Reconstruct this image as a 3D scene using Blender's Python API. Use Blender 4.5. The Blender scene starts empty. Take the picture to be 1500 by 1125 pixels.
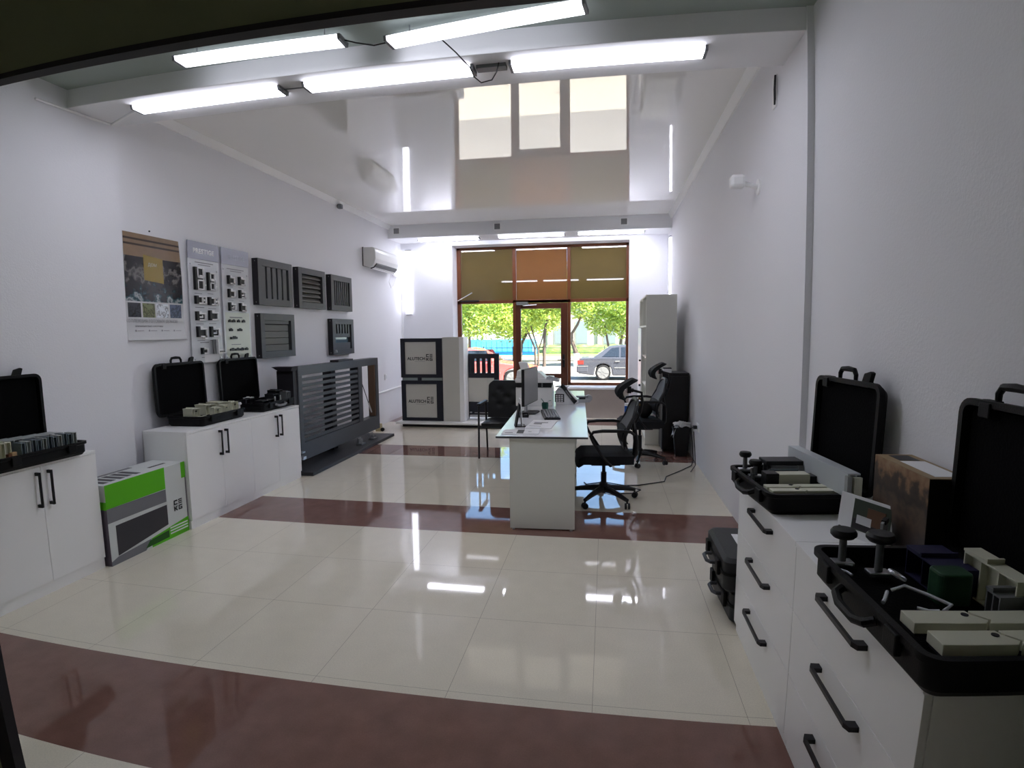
import bpy, bmesh, math, random
from mathutils import Matrix, Vector
random.seed(7)
PI = math.pi
SC = bpy.context.scene
COL = SC.collection

# ---------------------------------------------------------------- materials
def lin(c):
    return tuple(((v/255)/12.92 if v/255 <= .04045 else ((v/255+.055)/1.055)**2.4) for v in c)

MATS = {}
def mat(name, rgb, rough=.5, metal=0., bump=0., bscale=60., var=0., vscale=6., spec=.5, coat=0., trans=0., ior=1.45, sheen=0.):
    if name in MATS: return MATS[name]
    m = bpy.data.materials.new(name); m.use_nodes = True
    nt = m.node_tree; b = nt.nodes['Principled BSDF']
    c = lin(rgb)
    b.inputs['Base Color'].default_value = (*c, 1)
    b.inputs['Roughness'].default_value = rough
    b.inputs['Metallic'].default_value = metal
    b.inputs['Specular IOR Level'].default_value = spec
    b.inputs['Coat Weight'].default_value = coat
    b.inputs['Transmission Weight'].default_value = trans
    b.inputs['IOR'].default_value = ior
    tc = nt.nodes.new('ShaderNodeTexCoord')
    if var > 0:
        n = nt.nodes.new('ShaderNodeTexNoise'); n.inputs['Scale'].default_value = vscale; n.inputs['Detail'].default_value = 5
        nt.links.new(tc.outputs['Object'], n.inputs['Vector'])
        mx = nt.nodes.new('ShaderNodeMix'); mx.data_type = 'RGBA'
        mx.inputs[6].default_value = (*[v*(1-var) for v in c], 1)
        mx.inputs[7].default_value = (*[min(1, v*(1+var)) for v in c], 1)
        nt.links.new(n.outputs['Fac'], mx.inputs[0]); nt.links.new(mx.outputs[2], b.inputs['Base Color'])
    if bump > 0:
        n = nt.nodes.new('ShaderNodeTexNoise'); n.inputs['Scale'].default_value = bscale; n.inputs['Detail'].default_value = 4
        nt.links.new(tc.outputs['Object'], n.inputs['Vector'])
        bp = nt.nodes.new('ShaderNodeBump'); bp.inputs['Strength'].default_value = bump; bp.inputs['Distance'].default_value = .01
        nt.links.new(n.outputs['Fac'], bp.inputs['Height']); nt.links.new(bp.outputs['Normal'], b.inputs['Normal'])
    MATS[name] = m
    return m

def emit(name, rgb, strength):
    if name in MATS: return MATS[name]
    m = bpy.data.materials.new(name); m.use_nodes = True
    nt = m.node_tree; nt.nodes.remove(nt.nodes['Principled BSDF'])
    e = nt.nodes.new('ShaderNodeEmission'); e.inputs['Color'].default_value = (*lin(rgb), 1); e.inputs['Strength'].default_value = strength
    nt.links.new(e.outputs[0], nt.nodes['Material Output'].inputs[0])
    MATS[name] = m
    return m

def glass(name, tint=(255, 255, 255), refl=.06):
    if name in MATS: return MATS[name]
    m = bpy.data.materials.new(name); m.use_nodes = True
    nt = m.node_tree; nt.nodes.remove(nt.nodes['Principled BSDF'])
    t = nt.nodes.new('ShaderNodeBsdfTransparent'); t.inputs[0].default_value = (*lin(tint), 1)
    g = nt.nodes.new('ShaderNodeBsdfGlossy'); g.inputs['Roughness'].default_value = .01
    f = nt.nodes.new('ShaderNodeFresnel'); f.inputs['IOR'].default_value = 1.45
    x = nt.nodes.new('ShaderNodeMixShader')
    nt.links.new(f.outputs[0], x.inputs[0]); nt.links.new(t.outputs[0], x.inputs[1]); nt.links.new(g.outputs[0], x.inputs[2])
    nt.links.new(x.outputs[0], nt.nodes['Material Output'].inputs[0])
    MATS[name] = m
    return m

# ---------------------------------------------------------------- mesh builder
class MB:
    def __init__(s): s.v = []; s.f = []; s.mi = []; s.cur = 0; s.M = Matrix.Identity(4)
    def at(s, M=None): s.M = M if M is not None else Matrix.Identity(4); return s
    def m(s, i): s.cur = i; return s
    def add(s, vs, fs):
        o = len(s.v); s.v += [tuple(s.M @ Vector(v)) for v in vs]
        for f in fs: s.f.append([o+i for i in f]); s.mi.append(s.cur)
        return s
    def box(s, x0, y0, z0, x1, y1, z1):
        x0, x1 = min(x0, x1), max(x0, x1); y0, y1 = min(y0, y1), max(y0, y1); z0, z1 = min(z0, z1), max(z0, z1)
        return s.add([(x0,y0,z0),(x1,y0,z0),(x1,y1,z0),(x0,y1,z0),(x0,y0,z1),(x1,y0,z1),(x1,y1,z1),(x0,y1,z1)],
                     [(0,3,2,1),(4,5,6,7),(0,1,5,4),(1,2,6,5),(2,3,7,6),(3,0,4,7)])
    def prism(s, poly, a0, a1, axis='z'):
        n = len(poly)
        def P(u, w, a):
            return (u, w, a) if axis == 'z' else ((u, a, w) if axis == 'y' else (a, u, w))
        vs = [P(u, w, a0) for u, w in poly] + [P(u, w, a1) for u, w in poly]
        fs = [list(range(n))[::-1], list(range(n, 2*n))] + [(i, (i+1) % n, n+(i+1) % n, n+i) for i in range(n)]
        return s.add(vs, fs)
    def tube(s, pts, r, n=8, closed=False):
        pts = [Vector(p) for p in pts]; vs = []; N = len(pts)
        rs = r if isinstance(r, (list, tuple)) else [r]*N
        up = None
        for i, p in enumerate(pts):
            a = pts[i-1] if i > 0 else (pts[-1] if closed else p); b = pts[i+1] if i < N-1 else (pts[0] if closed else p)
            d = (b-a).normalized() if (b-a).length > 0 else Vector((0, 0, 1))
            if up is None:
                up = Vector((0, 0, 1)) if abs(d.z) < .9 else Vector((1, 0, 0))
            x = up.cross(d)
            if x.length < 1e-4: x = Vector((1, 0, 0)).cross(d)
            x.normalize(); y = d.cross(x); up = y
            for k in range(n):
                t = 2*PI*k/n; vs.append(tuple(p + x*rs[i]*math.cos(t) + y*rs[i]*math.sin(t)))
        fs = []
        for i in range(N if closed else N-1):
            j = (i+1) % N
            for k in range(n): fs.append((i*n+k, i*n+(k+1) % n, j*n+(k+1) % n, j*n+k))
        if not closed: fs += [list(range(n))[::-1], list(range((N-1)*n, N*n))]
        return s.add(vs, fs)
    def lathe(s, prof, n=24, axis='z', c=(0, 0, 0)):
        vs = []; fs = []
        for r, h in prof:
            for k in range(n):
                t = 2*PI*k/n; a, b = r*math.cos(t), r*math.sin(t)
                v = (a, b, h) if axis == 'z' else ((a, h, b) if axis == 'y' else (h, a, b))
                vs.append((v[0]+c[0], v[1]+c[1], v[2]+c[2]))
        for i in range(len(prof)-1):
            for k in range(n): fs.append((i*n+k, i*n+(k+1) % n, (i+1)*n+(k+1) % n, (i+1)*n+k))
        fs += [list(range(n))[::-1], list(range((len(prof)-1)*n, len(prof)*n))]
        return s.add(vs, fs)
    def grid(s, fn, nu, nv, thick=None):
        """surface fn(u,v)->(x,y,z), u,v in 0..1; thick = offset vector function for a closed slab"""
        vs = [fn(i/nu, j/nv) for j in range(nv+1) for i in range(nu+1)]
        W = nu+1; fs = [(j*W+i, j*W+i+1, (j+1)*W+i+1, (j+1)*W+i) for j in range(nv) for i in range(nu)]
        if thick is not None:
            o = len(vs); vs += [tuple(Vector(v)+Vector(thick)) for v in vs]
            fs += [tuple(o+i for i in f[::-1]) for f in fs]
            ring = [i for i in range(W)] + [j*W+nu for j in range(1, nv+1)] + [nv*W+i for i in range(nu-1, -1, -1)] + [j*W for j in range(nv-1, 0, -1)]
            for a in range(len(ring)):
                p, q = ring[a], ring[(a+1) % len(ring)]; fs.append((q, p, o+p, o+q))
        return s.add(vs, fs)
    def mesh(s, name, mats):
        me = bpy.data.meshes.new(name); me.from_pydata(s.v, [], s.f); me.update()
        for m in mats: me.materials.append(m)
        me.polygons.foreach_set('material_index', s.mi)
        bm = bmesh.new(); bm.from_mesh(me); bmesh.ops.recalc_face_normals(bm, faces=bm.faces); bm.to_mesh(me); bm.free()
        return me

def rrect(w, h, r, n=5, cx=0, cy=0):
    out = []
    for qx, qy, a0 in ((w/2-r, h/2-r, 0), (-w/2+r, h/2-r, PI/2), (-w/2+r, -h/2+r, PI), (w/2-r, -h/2+r, 1.5*PI)):
        for k in range(n+1):
            t = a0 + k*PI/2/n; out.append((cx+qx+r*math.cos(t), cy+qy+r*math.sin(t)))
    return out

def root_loc(o):
    while o.parent: o = o.parent
    return o.location.copy()

def obj(name, mb, m, parent=None, bevel=0., smooth=False, world=False, seg=2, auto=None):
    mats = m if isinstance(m, (list, tuple)) else [m]
    me = mb.mesh(name, mats) if isinstance(mb, MB) else mb
    if isinstance(mb, MB) is False:
        for q in mats: me.materials.append(q)
    if parent and world: me.transform(Matrix.Translation(-root_loc(parent)))
    o = bpy.data.objects.new(name, me); COL.objects.link(o)
    if parent: o.parent = parent
    if bevel > 0:
        b = o.modifiers.new('bevel', 'BEVEL'); b.width = bevel; b.segments = seg; b.limit_method = 'ANGLE'; b.angle_limit = .7
    if smooth:
        me.polygons.foreach_set('use_smooth', [True]*len(me.polygons))
        try: me.set_sharp_from_angle(angle=auto or .6)
        except Exception: pass
    return o

def tag(o, label, cat, group=None, kind=None):
    o['label'] = label; o['category'] = cat
    if group: o['group'] = group
    if kind: o['kind'] = kind
    return o

def thing(name, label, cat, loc=(0, 0, 0), rz=0, group=None):
    o = bpy.data.objects.new(name, None); COL.objects.link(o); o.empty_display_size = .1
    o.location = loc; o.rotation_euler = (0, 0, rz)
    return tag(o, label, cat, group)

def struct(name, mb, m, parent=None, **k):
    o = obj(name, mb, m, parent, **k)
    if not parent: o['kind'] = 'structure'
    return o

def dup(root, loc, rz=0, label=None, group=None):
    r = root.copy(); COL.objects.link(r); r.location = loc; r.rotation_euler = (0, 0, rz)
    if label: r['label'] = label
    if group: r['group'] = group
    for ch in list(root.children):
        c = ch.copy(); COL.objects.link(c); c.parent = r
        for g in list(ch.children):
            d = g.copy(); COL.objects.link(d); d.parent = c
    return r

def text_mesh(txt, size, M, depth=.001, align='CENTER', spacing=1.0, bold=0.):
    cu = bpy.data.curves.new('t', 'FONT'); cu.body = txt; cu.size = size; cu.align_x = align; cu.align_y = 'CENTER'
    cu.extrude = depth; cu.space_character = spacing; cu.offset = bold
    o = bpy.data.objects.new('t', cu); COL.objects.link(o)
    dg = bpy.context.evaluated_depsgraph_get(); dg.update()
    me = bpy.data.meshes.new_from_object(o.evaluated_get(dg))
    bpy.data.objects.remove(o); me.transform(M); me.materials.clear()
    return me

def frame_M(origin, ux, uy):
    ux = Vector(ux); uy = Vector(uy); uz = ux.cross(uy)
    return Matrix(((ux.x, uy.x, uz.x, origin[0]), (ux.y, uy.y, uz.y, origin[1]), (ux.z, uy.z, uz.z, origin[2]), (0, 0, 0, 1)))
EXPOSURE = 2.3
SKY_STRENGTH = 3.6
SUN_STRENGTH = 6.6
LED_STRENGTH = 3.4
LED_FRONT = 1.4
LED_BACK = 7.0
# ================================================================ camera (wide phone lens with its own barrel curve)
cam_d = bpy.data.cameras.new('camera'); cam = bpy.data.objects.new('camera', cam_d); COL.objects.link(cam)
cam_d.sensor_width = 36; cam_d.sensor_height = 27; cam_d.lens = 19.37; cam_d.clip_start = .02; cam_d.clip_end = 500
cam_d.type = 'PANO'; cam_d.panorama_type = 'FISHEYE_LENS_POLYNOMIAL'; cam_d.fisheye_fov = 3.0
cam_d.fisheye_polynomial_k0 = 0.0
cam_d.fisheye_polynomial_k1 = -0.05162518618
cam_d.fisheye_polynomial_k2 = -2.20527391e-06
cam_d.fisheye_polynomial_k3 = 4.44718576e-05
cam_d.fisheye_polynomial_k4 = -1.01788177e-06
cr, cu_, cb = (0.986219, 0.165142, -0.010034), (-0.005495, 0.093311, 0.995622), (0.165355, -0.981846, 0.092933)
cam.matrix_world = Matrix(((cr[0], cu_[0], cb[0], 0), (cr[1], cu_[1], cb[1], 0), (cr[2], cu_[2], cb[2], 1.55), (0, 0, 0, 1)))
SC.camera = cam
SC.cycles.max_bounces = 16; SC.cycles.diffuse_bounces = 10; SC.cycles.glossy_bounces = 6
SC.view_settings.view_transform = 'Standard'; SC.view_settings.look = 'None'; SC.view_settings.gamma = 1; SC.view_settings.use_curve_mapping = False
SC.view_settings.exposure = EXPOSURE

# ================================================================ world and sun
w = bpy.data.worlds.new('sky'); SC.world = w; w.use_nodes = True
nt = w.node_tree; bg = nt.nodes['Background']
sky = nt.nodes.new('ShaderNodeTexSky'); sky.sky_type = 'HOSEK_WILKIE'; sky.turbidity = 3.0; sky.ground_albedo = .4
sky.sun_direction = (.55, -.28, .79)
nt.links.new(sky.outputs[0], bg.inputs[0]); bg.inputs[1].default_value = SKY_STRENGTH
sd = bpy.data.lights.new('sun', 'SUN'); sun = bpy.data.objects.new('sun', sd); COL.objects.link(sun)
sd.energy = SUN_STRENGTH; sd.angle = .01; sd.color = (1, .95, .86)
sun.location = (30, 30, 40); sun.rotation_euler = Vector((.55, -.28, .79)).to_track_quat('Z', 'Y').to_euler()

# ================================================================ common materials
WALL = mat('white_painted_plaster', (236, 236, 240), .75, bump=.12, bscale=90)
WALLR = WALL
TRIMW = mat('white_trim', (246, 246, 246), .5)
BEAMW = mat('white_beam_paint', (236, 236, 238), .6, bump=.08, bscale=60)
CEILP = mat('grey_green_ceiling_paint', (168, 178, 172), .8, bump=.1)  # darkened grey-green puts the front ceiling's shade into its colour
STRETCH = mat('glossy_stretch_ceiling', (250, 249, 246), .022, spec=.9, ior=1.6, coat=.3)
WHITEM = mat('white_melamine', (250, 250, 250), .35, bump=.04, bscale=250)
BLACKH = mat('black_metal_handle', (24, 22, 26), .4, metal=.3)
BLACKP = mat('black_case_plastic', (9, 9, 10), .55, spec=.25, bump=.15, bscale=300)
FOAM = mat('black_foam', (7, 7, 8), .95, spec=.1, bump=.3, bscale=120)
ANTH = mat('anthracite_powder_coat', (78, 80, 83), .5, bump=.08, bscale=400)
ANTHD = mat('dark_anthracite', (38, 36, 42), .55)
NAVY = mat('dark_navy_frame', (33, 34, 46), .5)
STEEL = mat('brushed_steel', (190, 192, 196), .3, metal=1.)
CREAM = mat('cream_profile', (212, 212, 192), .5)
GREYM = mat('grey_profile', (120, 122, 124), .45, metal=.2)
LED = emit('led_diffuser', (240, 241, 255), LED_STRENGTH); LEDF = emit('led_diffuser_front', (240, 241, 255), LED_FRONT); LED2 = emit('led_diffuser_bright', (240, 241, 255), LED_BACK)
LEDB = mat('led_white_body', (225, 225, 230), .5)
BLK = mat('black_plastic', (17, 17, 19), .45)
PAPER = mat('white_paper', (232, 232, 234), .6)
GREYPL = mat('grey_plastic', (120, 122, 126), .5)

# floor: beige tiles with brown tile stripes, joints on a 62 cm grid
def floor_mat(name, rgb, var, rough, joint):
    m = mat(name, rgb, rough, var=var, vscale=9., spec=.55)
    nt = m.node_tree; b = nt.nodes['Principled BSDF']; L = nt.links
    tc = [n for n in nt.nodes if n.type == 'TEX_COORD'][0]
    src = b.inputs['Base Color'].links[0].from_socket
    fine = nt.nodes.new('ShaderNodeTexNoise'); fine.inputs['Scale'].default_value = 160; fine.inputs['Detail'].default_value = 2
    L.new(tc.outputs['Object'], fine.inputs['Vector'])
    fr = nt.nodes.new('ShaderNodeMapRange'); fr.inputs[3].default_value = .84; fr.inputs[4].default_value = 1.14
    L.new(fine.outputs['Fac'], fr.inputs[0])
    mul = nt.nodes.new('ShaderNodeMix'); mul.data_type = 'RGBA'; mul.blend_type = 'MULTIPLY'; mul.inputs[0].default_value = 1
    L.new(src, mul.inputs[6]); L.new(fr.outputs[0], mul.inputs[7])
    sep = nt.nodes.new('ShaderNodeSeparateXYZ'); L.new(tc.outputs['Object'], sep.inputs[0])
    outs = []
    for ax, off, per in ((0, .035+62.4, .624), (1, 63.6-.24, .636)):
        a = nt.nodes.new('ShaderNodeMath'); a.operation = 'ADD'; a.inputs[1].default_value = off; L.new(sep.outputs[ax], a.inputs[0])
        q = nt.nodes.new('ShaderNodeMath'); q.operation = 'PINGPONG'; q.inputs[1].default_value = per/2; L.new(a.outputs[0], q.inputs[0])
        t = nt.nodes.new('ShaderNodeMath'); t.operation = 'LESS_THAN'; t.inputs[1].default_value = .0009; L.new(q.outputs[0], t.inputs[0])
        outs.append(t)
    mx = nt.nodes.new('ShaderNodeMath'); mx.operation = 'MAXIMUM'; L.new(outs[0].outputs[0], mx.inputs[0]); L.new(outs[1].outputs[0], mx.inputs[1])
    j = nt.nodes.new('ShaderNodeMix'); j.data_type = 'RGBA'; L.new(mx.outputs[0], j.inputs[0]); L.new(mul.outputs[2], j.inputs[6])
    j.inputs[7].default_value = (*lin(joint), 1)
    L.new(j.outputs[2], b.inputs['Base Color'])
    return m
TILE = floor_mat('beige_polished_tile', (229, 222, 205), .05, .035, (150, 140, 124))
TILEB = floor_mat('brown_polished_tile', (128, 95, 86), .25, .04, (126, 98, 86))

fm = MB()
ys = [-2.6, -1.04, -.44, 1.50, 2.10, 4.05, 4.69, 6.61, 7.22, 9.16, 9.78, 10.35]
for i in range(len(ys)-1):
    fm.m(i % 2).add([(-4.2, ys[i], 0), (1.6, ys[i], 0), (1.6, ys[i+1], 0), (-4.2, ys[i+1], 0)], [(0, 1, 2, 3)])
fm.m(0).box(-4.2, -2.6, -.12, 1.6, 10.35, -.001)
struct('floor', fm, [TILE, TILEB])

# walls
struct('wall_left', MB().prism([(-4.1, .9), (-3.66, .9), (-3.66, 3.65), (-3.76, 3.65), (-3.76, 10.35), (-4.1, 10.35)], 0, 3.7), WALL)
struct('wall_right', MB().prism([(1.5, .9), (1.115, .9), (1.115, 3.2), (1.078, 3.2), (1.078, 10.35), (1.5, 10.35)], 0, 3.7), WALL)
b = MB().box(-3.76, 9.95, 0, -2.77, 10.35, 3.7).box(.43, 9.95, 0, 1.078, 10.35, 3.7).box(-2.77, 9.95, 3.15, .43, 10.35, 3.7)
struct('wall_back', b, WALL)
# low wall under the two windows with white sills
PARA = mat('grey_parapet_plaster', (186, 178, 172), .85, var=.12, vscale=5, bump=.15)
struct('wall_sill', MB().box(-2.77, 9.95, 0, -1.66, 10.35, .52).box(-.67, 9.95, 0, .43, 10.35, .52), PARA)
struct('trim_1', MB().box(-2.77, 9.90, .52, -1.67, 10.27, .56), TRIMW, bevel=.006)
struct('trim_2', MB().box(-.66, 9.90, .52, .45, 10.27, .56), TRIMW, bevel=.006)
# partition at the near end: olive header over the opening, black rail and jambs
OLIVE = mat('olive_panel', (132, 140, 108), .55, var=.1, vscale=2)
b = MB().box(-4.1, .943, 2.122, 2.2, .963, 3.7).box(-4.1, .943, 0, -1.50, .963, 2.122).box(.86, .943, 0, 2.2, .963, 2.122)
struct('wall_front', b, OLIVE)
struct('trim_3', MB().box(-1.50, .940, 2.112, .86, .967, 2.124).box(-1.51, .940, 0, -1.455, .967, 2.113).box(.80, .940, 0, .865, .967, 2.113), ANTHD)
# unseen ante-room added to shut out daylight, near-white to bounce light onto header
BOUNCEW = mat('anteroom_bounce_white', (240, 240, 236), .8)
struct('wall_anteroom', MB().box(-3.2, -2.6, 0, -3.1, .943, 3.0).box(2.1, -2.6, 0, 2.2, .943, 3.0).box(-3.2, -2.7, 0, 2.2, -2.6, 3.0).box(-3.2, -2.7, 2.9, 2.2, .943, 3.0).box(1.45, -2.7, -.1, 2.2, .943, -.002), BOUNCEW)
# ceilings
struct('ceiling', MB().box(-3.8, 3.60, 3.445, 1.1, 9.40, 3.7), STRETCH)
struct('ceiling_front', MB().box(-4.0, .95, 3.285, 1.2, 3.25, 3.7), CEILP)
struct('trim_4', MB().box(-3.70, 3.21, 3.157, 1.079, 3.63, 3.7), BEAMW, bevel=.004)       # cross beam
struct('trim_5', MB().box(-3.80, 9.35, 3.22, 1.1, 9.96, 3.7), BEAMW, bevel=.004)          # bulkhead over the shopfront
struct('trim_6', MB().prism([(-3.762, 3.375), (-3.74, 3.375), (-3.70, 3.446), (-3.762, 3.445)], 3.63, 9.35, 'y'), TRIMW)
struct('trim_7', MB().prism([(1.08, 3.375), (1.058, 3.375), (1.018, 3.446), (1.08, 3.445)], 3.63, 9.35, 'y'), TRIMW)
# heating pipe low in the far left corner
struct('trim_8', MB().tube([(-3.73, 8.55, .56), (-3.73, 9.86, .58), (-3.55, 9.90, .58), (-2.9, 9.90, .58)], .018, 8).tube([(-3.73, 9.88, .02), (-3.73, 9.88, 3.1)], .012, 8), TRIMW, smooth=True)

# ---------------------------------------------------------------- shopfront
WOOD = mat('brown_frame', (112, 62, 34), .4, var=.18, vscale=14)
WOODD = mat('dark_brown_frame', (84, 42, 24), .4, var=.15, vscale=14)
def film(name, rgb):
    m = mat(name, rgb, .02, spec=.9, ior=1.7, var=.15, vscale=2.5)
    nt = m.node_tree; b = nt.nodes['Principled BSDF']; t = nt.nodes.new('ShaderNodeBsdfTranslucent')
    t.inputs[0].default_value = (*lin(rgb), 1); x = nt.nodes.new('ShaderNodeMixShader'); x.inputs[0].default_value = .35
    nt.links.new(b.outputs[0], x.inputs[1]); nt.links.new(t.outputs[0], x.inputs[2]); nt.links.new(x.outputs[0], nt.nodes['Material Output'].inputs[0])
    return m
FILM = film('olive_window_film', (124, 106, 64)); FILMB = film('brown_window_film', (150, 104, 62))
GLASS = glass('clear_window_glass')
YF0, YF1 = 10.27, 10.33
def bay(n, x0, x1, z0, ztr, zt, fl, fr):
    f = MB().box(x0, YF0, z0, x0+fl, YF1, zt).box(x1-fr, YF0, z0, x1, YF1, zt).box(x0, YF0, zt-.045, x1, YF1, zt).box(x0, YF0, ztr, x1, YF1, ztr+.06)
    if z0 > .1: f.box(x0, YF0, z0, x1, YF1, z0+.05)
    o = struct(n, f, WOOD, bevel=.005)
    return o
w1 = bay('window_1', -2.77, -1.645, .56, 2.10, 3.15, .075, .055)
obj('glass_pane', MB().box(-2.72, 10.297, .58, -1.68, 10.303, 2.12), GLASS, w1)
obj('film_panel', MB().box(-2.72, 10.295, 2.12, -1.68, 10.303, 3.13), FILM, w1)
w2 = bay('window_2', -.675, .43, .56, 2.10, 3.15, .055, .045)
obj('glass_pane', MB().box(-.64, 10.297, .58, .40, 10.303, 2.12), GLASS, w2)
obj('film_panel', MB().box(-.64, 10.295, 2.12, .40, 10.303, 3.13), FILM, w2)
w3 = bay('window_3', -1.645, -.675, 2.10, 2.10, 3.15, .012, .012)
obj('film_panel', MB().box(-1.63, 10.295, 2.12, -.69, 10.303, 3.13), FILMB, w3)
d = MB().box(-1.642, 10.255, .01, -1.55, 10.32, 2.095).box(-.80, 10.255, .01, -.678, 10.32, 2.095).box(-1.55, 10.255, 1.99, -.8, 10.32, 2.095).box(-1.55, 10.255, .69, -.8, 10.32, .775).box(-1.55, 10.255, .01, -.8, 10.32, .12)
door = struct('door_1', d, WOODD, bevel=.005)
obj('glass_pane', MB().box(-1.56, 10.285, .11, -.79, 10.291, 2.0), GLASS, door)
h = MB().box(-.765, 10.235, .90, -.725, 10.256, 1.14).tube([(-.745, 10.24, 1.04), (-.745, 10.20, 1.04), (-.86, 10.195, 1.04)], .009, 8)
obj('door_handle', h, BLACKH, door)
h = MB().box(-1.62, 10.20, 2.06, -1.40, 10.255, 2.115); h.tube([(-1.5, 10.19, 2.05), (-1.48, 10.12, 2.04), (-1.25, 10.24, 2.06)], .008, 6)
obj('door_closer', h, STEEL, door, bevel=.004)
# blind bracket at the upper left window corner
t = thing('window_opener', 'thin window opener arm at upper left corner of shopfront, white rod', 'window opener', (-2.68, 10.25, 2.15))
obj('rod', MB().tube([(-2.75, 10.24, 2.16), (-2.45, 10.16, 2.30)], .009, 6), TRIMW, t, world=True)
obj('bracket', MB().box(-2.70, 10.23, 2.14, -2.34, 10.268, 2.165), ANTHD, t, world=True)
# ================================================================ LED battens
def batten(name_label, loc, L, rz=0, group=None, w=.115, h=.03, soft=False):
    """flat batten lying on its mount; local z=0 is the mount plane, light faces local -z"""
    t = thing('led_batten', name_label, 'light', loc, rz, group)
    b = MB().box(-L/2, -w/2+.012, -.012, L/2, w/2-.012, 0)
    obj('housing', b, LEDB, t)
    prof = [(-w/2, -.008), (-w/2+.008, -h), (w/2-.008, -h), (w/2, -.008)]
    obj('diffuser', MB().prism(prof, -L/2+.018, L/2-.018, 'x'), LEDF if soft or loc[1] < 3.2 else (LED2 if loc[1] > 8 else LED), t)
    b = MB().prism([(-w/2-.001, -.004), (-w/2+.006, -h-.002), (w/2-.006, -h-.002), (w/2+.001, -.004)], -L/2, -L/2+.018, 'x')
    obj('end_cap', b, GREYPL, t)
    b = MB().prism([(-w/2-.001, -.004), (-w/2+.006, -h-.002), (w/2-.006, -h-.002), (w/2+.001, -.004)], L/2-.018, L/2, 'x')
    obj('end_cap', b, GREYPL, t)
    return t
gl = 'LED battens under the cross beam'
batten('leftmost LED batten on the underside of the white cross beam', (-2.63, 3.365, 3.159), 1.16, 0, group=gl)
batten('middle LED batten on the underside of the white cross beam', (-1.335, 3.365, 3.159), 1.12, 0, group=gl)
batten('rightmost LED batten on the underside of the white cross beam', (.01, 3.365, 3.159), 1.14, 0, group=gl)
batten('LED batten on the front ceiling strip, left one, level with the beam', (-1.985, 2.985, 3.226), 1.08, .02, group='LED battens on the front ceiling strip')
batten('LED batten on the front ceiling strip hanging askew, right one', (-.65, 3.0, 3.226), 1.14, -.137, group='LED battens on the front ceiling strip')
gb = 'LED battens under the bulkhead over the shopfront'
batten('left LED batten under the bulkhead above the shopfront window', (-2.72, 9.58, 3.222), 1.12, 0, group=gb)
batten('middle LED batten under the bulkhead above the shopfront door', (-1.25, 9.56, 3.222), 1.16, 0, group=gb)
batten('right LED batten under the bulkhead above the shopfront window', (.10, 9.55, 3.222), 1.12, 0, group=gb)
t = batten('upright LED batten on the back wall left of the shopfront', (-3.615, 9.952, 2.50), 1.2, soft=True)
# local -z must face -Y, local x -> world z
t.rotation_euler = Matrix(((0, 1, 0), (0, 0, 1), (1, 0, 0))).to_euler()
t = batten('upright LED batten on the right wall near the bookcase', (1.080, 9.45, 2.55), 1.1, soft=True)
t.rotation_euler = Matrix(((0, 0, 1), (0, 1, 0), (-1, 0, 0))).to_euler()
# wiring between battens
def cable(name, label, pts, r=.004, m=None):
    o = obj(name, MB().tube(pts, r, 6), m or BLK, smooth=True); tag(o, label, 'cable'); return o
cable('cable', 'thin black wire joining the two front ceiling battens', [(-1.45, 3.0, 3.215), (-1.38, 3.01, 3.195), (-1.29, 3.05, 3.19), (-1.21, 3.075, 3.212)])
cable('cable', 'black wire looping from the askew batten down to the beam battens', [(-.90, 3.09, 3.20), (-.84, 3.17, 3.16), (-.775, 3.24, 3.10), (-.76, 3.27, 3.06), (-.72, 3.29, 3.03), (-.66, 3.31, 3.05), (-.63, 3.315, 3.10), (-.62, 3.32, 3.152)])
cable('cable', 'short grey wire between the left and middle beam battens', [(-2.05, 3.365, 3.148), (-1.9, 3.365, 3.146)], .004, GREYPL)
cable('cable_duct', 'pale cable duct along the beam corner at left wall', [(-3.64, 2.95, 3.13), (-3.64, 3.36, 3.14), (-3.62, 3.55, 3.148), (-3.22, 3.38, 3.15)], .009, TRIMW)
t = obj('cable_joint', MB().box(-.76, 3.33, 3.135, -.58, 3.39, 3.157), GREYPL); tag(t, 'grey cable joint between the middle and right beam battens', 'junction box')
for (xa, xb, ya, lb) in ((-2.4, -1.56, 2.985, 'left front LED batten'), (-1.08, -.22, 3.0, 'askew front LED batten')):
    for x, sd in ((xa, 'left'), (xb, 'right')):
        yy = ya if 'left front' in lb else ya-(x+.65)*.137
        t = obj('ceiling_hook', MB().tube([(x, yy, 3.287), (x, yy, 3.25), (x+.012, yy, 3.235), (x, yy, 3.222)], .004, 6), STEEL); tag(t, 'small wire hook holding the %s end of the %s' % (sd, lb), 'hook')
# sensors / boxes
GREYV = mat('grey_vent', (140, 140, 142), .6)
for i, (x, lb) in enumerate(((-3.60, 'leftmost square grey vent on the bulkhead above the shopfront'), (-1.80, 'middle square grey vent on the bulkhead above the shopfront'), (.31, 'rightmost square grey vent on the bulkhead above the shopfront'))):
    t = thing('square_vent', lb, 'vent', (x, 9.35, 3.345), 0, 'vents on the bulkhead')
    obj('rim', MB().box(-.065, -.012, -.062, .065, 0, .062), TRIMW, t, bevel=.004)
    g = MB().box(-.048, -.016, -.046, .048, -.012, .046)
    for k in range(5): g.box(-.046, -.019, -.042+k*.018, .046, -.015, -.034+k*.018)
    obj('grille', g, GREYV, t)
t = thing('ceiling_sensor', 'small grey sensor just under the left wall crown strip', 'sensor', (-3.76, 7.45, 3.37))
obj('base', MB().lathe([(.03, 0), (.03, .02)], 16, 'x'), TRIMW, t); obj('body', MB().box(.018, -.035, -.035, .08, .035, .03), GREYPL, t, bevel=.008)
t = thing('wall_spotlight', 'white knob shaped wall lamp on arm, right wall', 'wall lamp', (1.078, 4.16, 2.56))
obj('mount_plate', MB().lathe([(.055, -.012), (.055, 0)], 20, 'x'), TRIMW, t)
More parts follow.
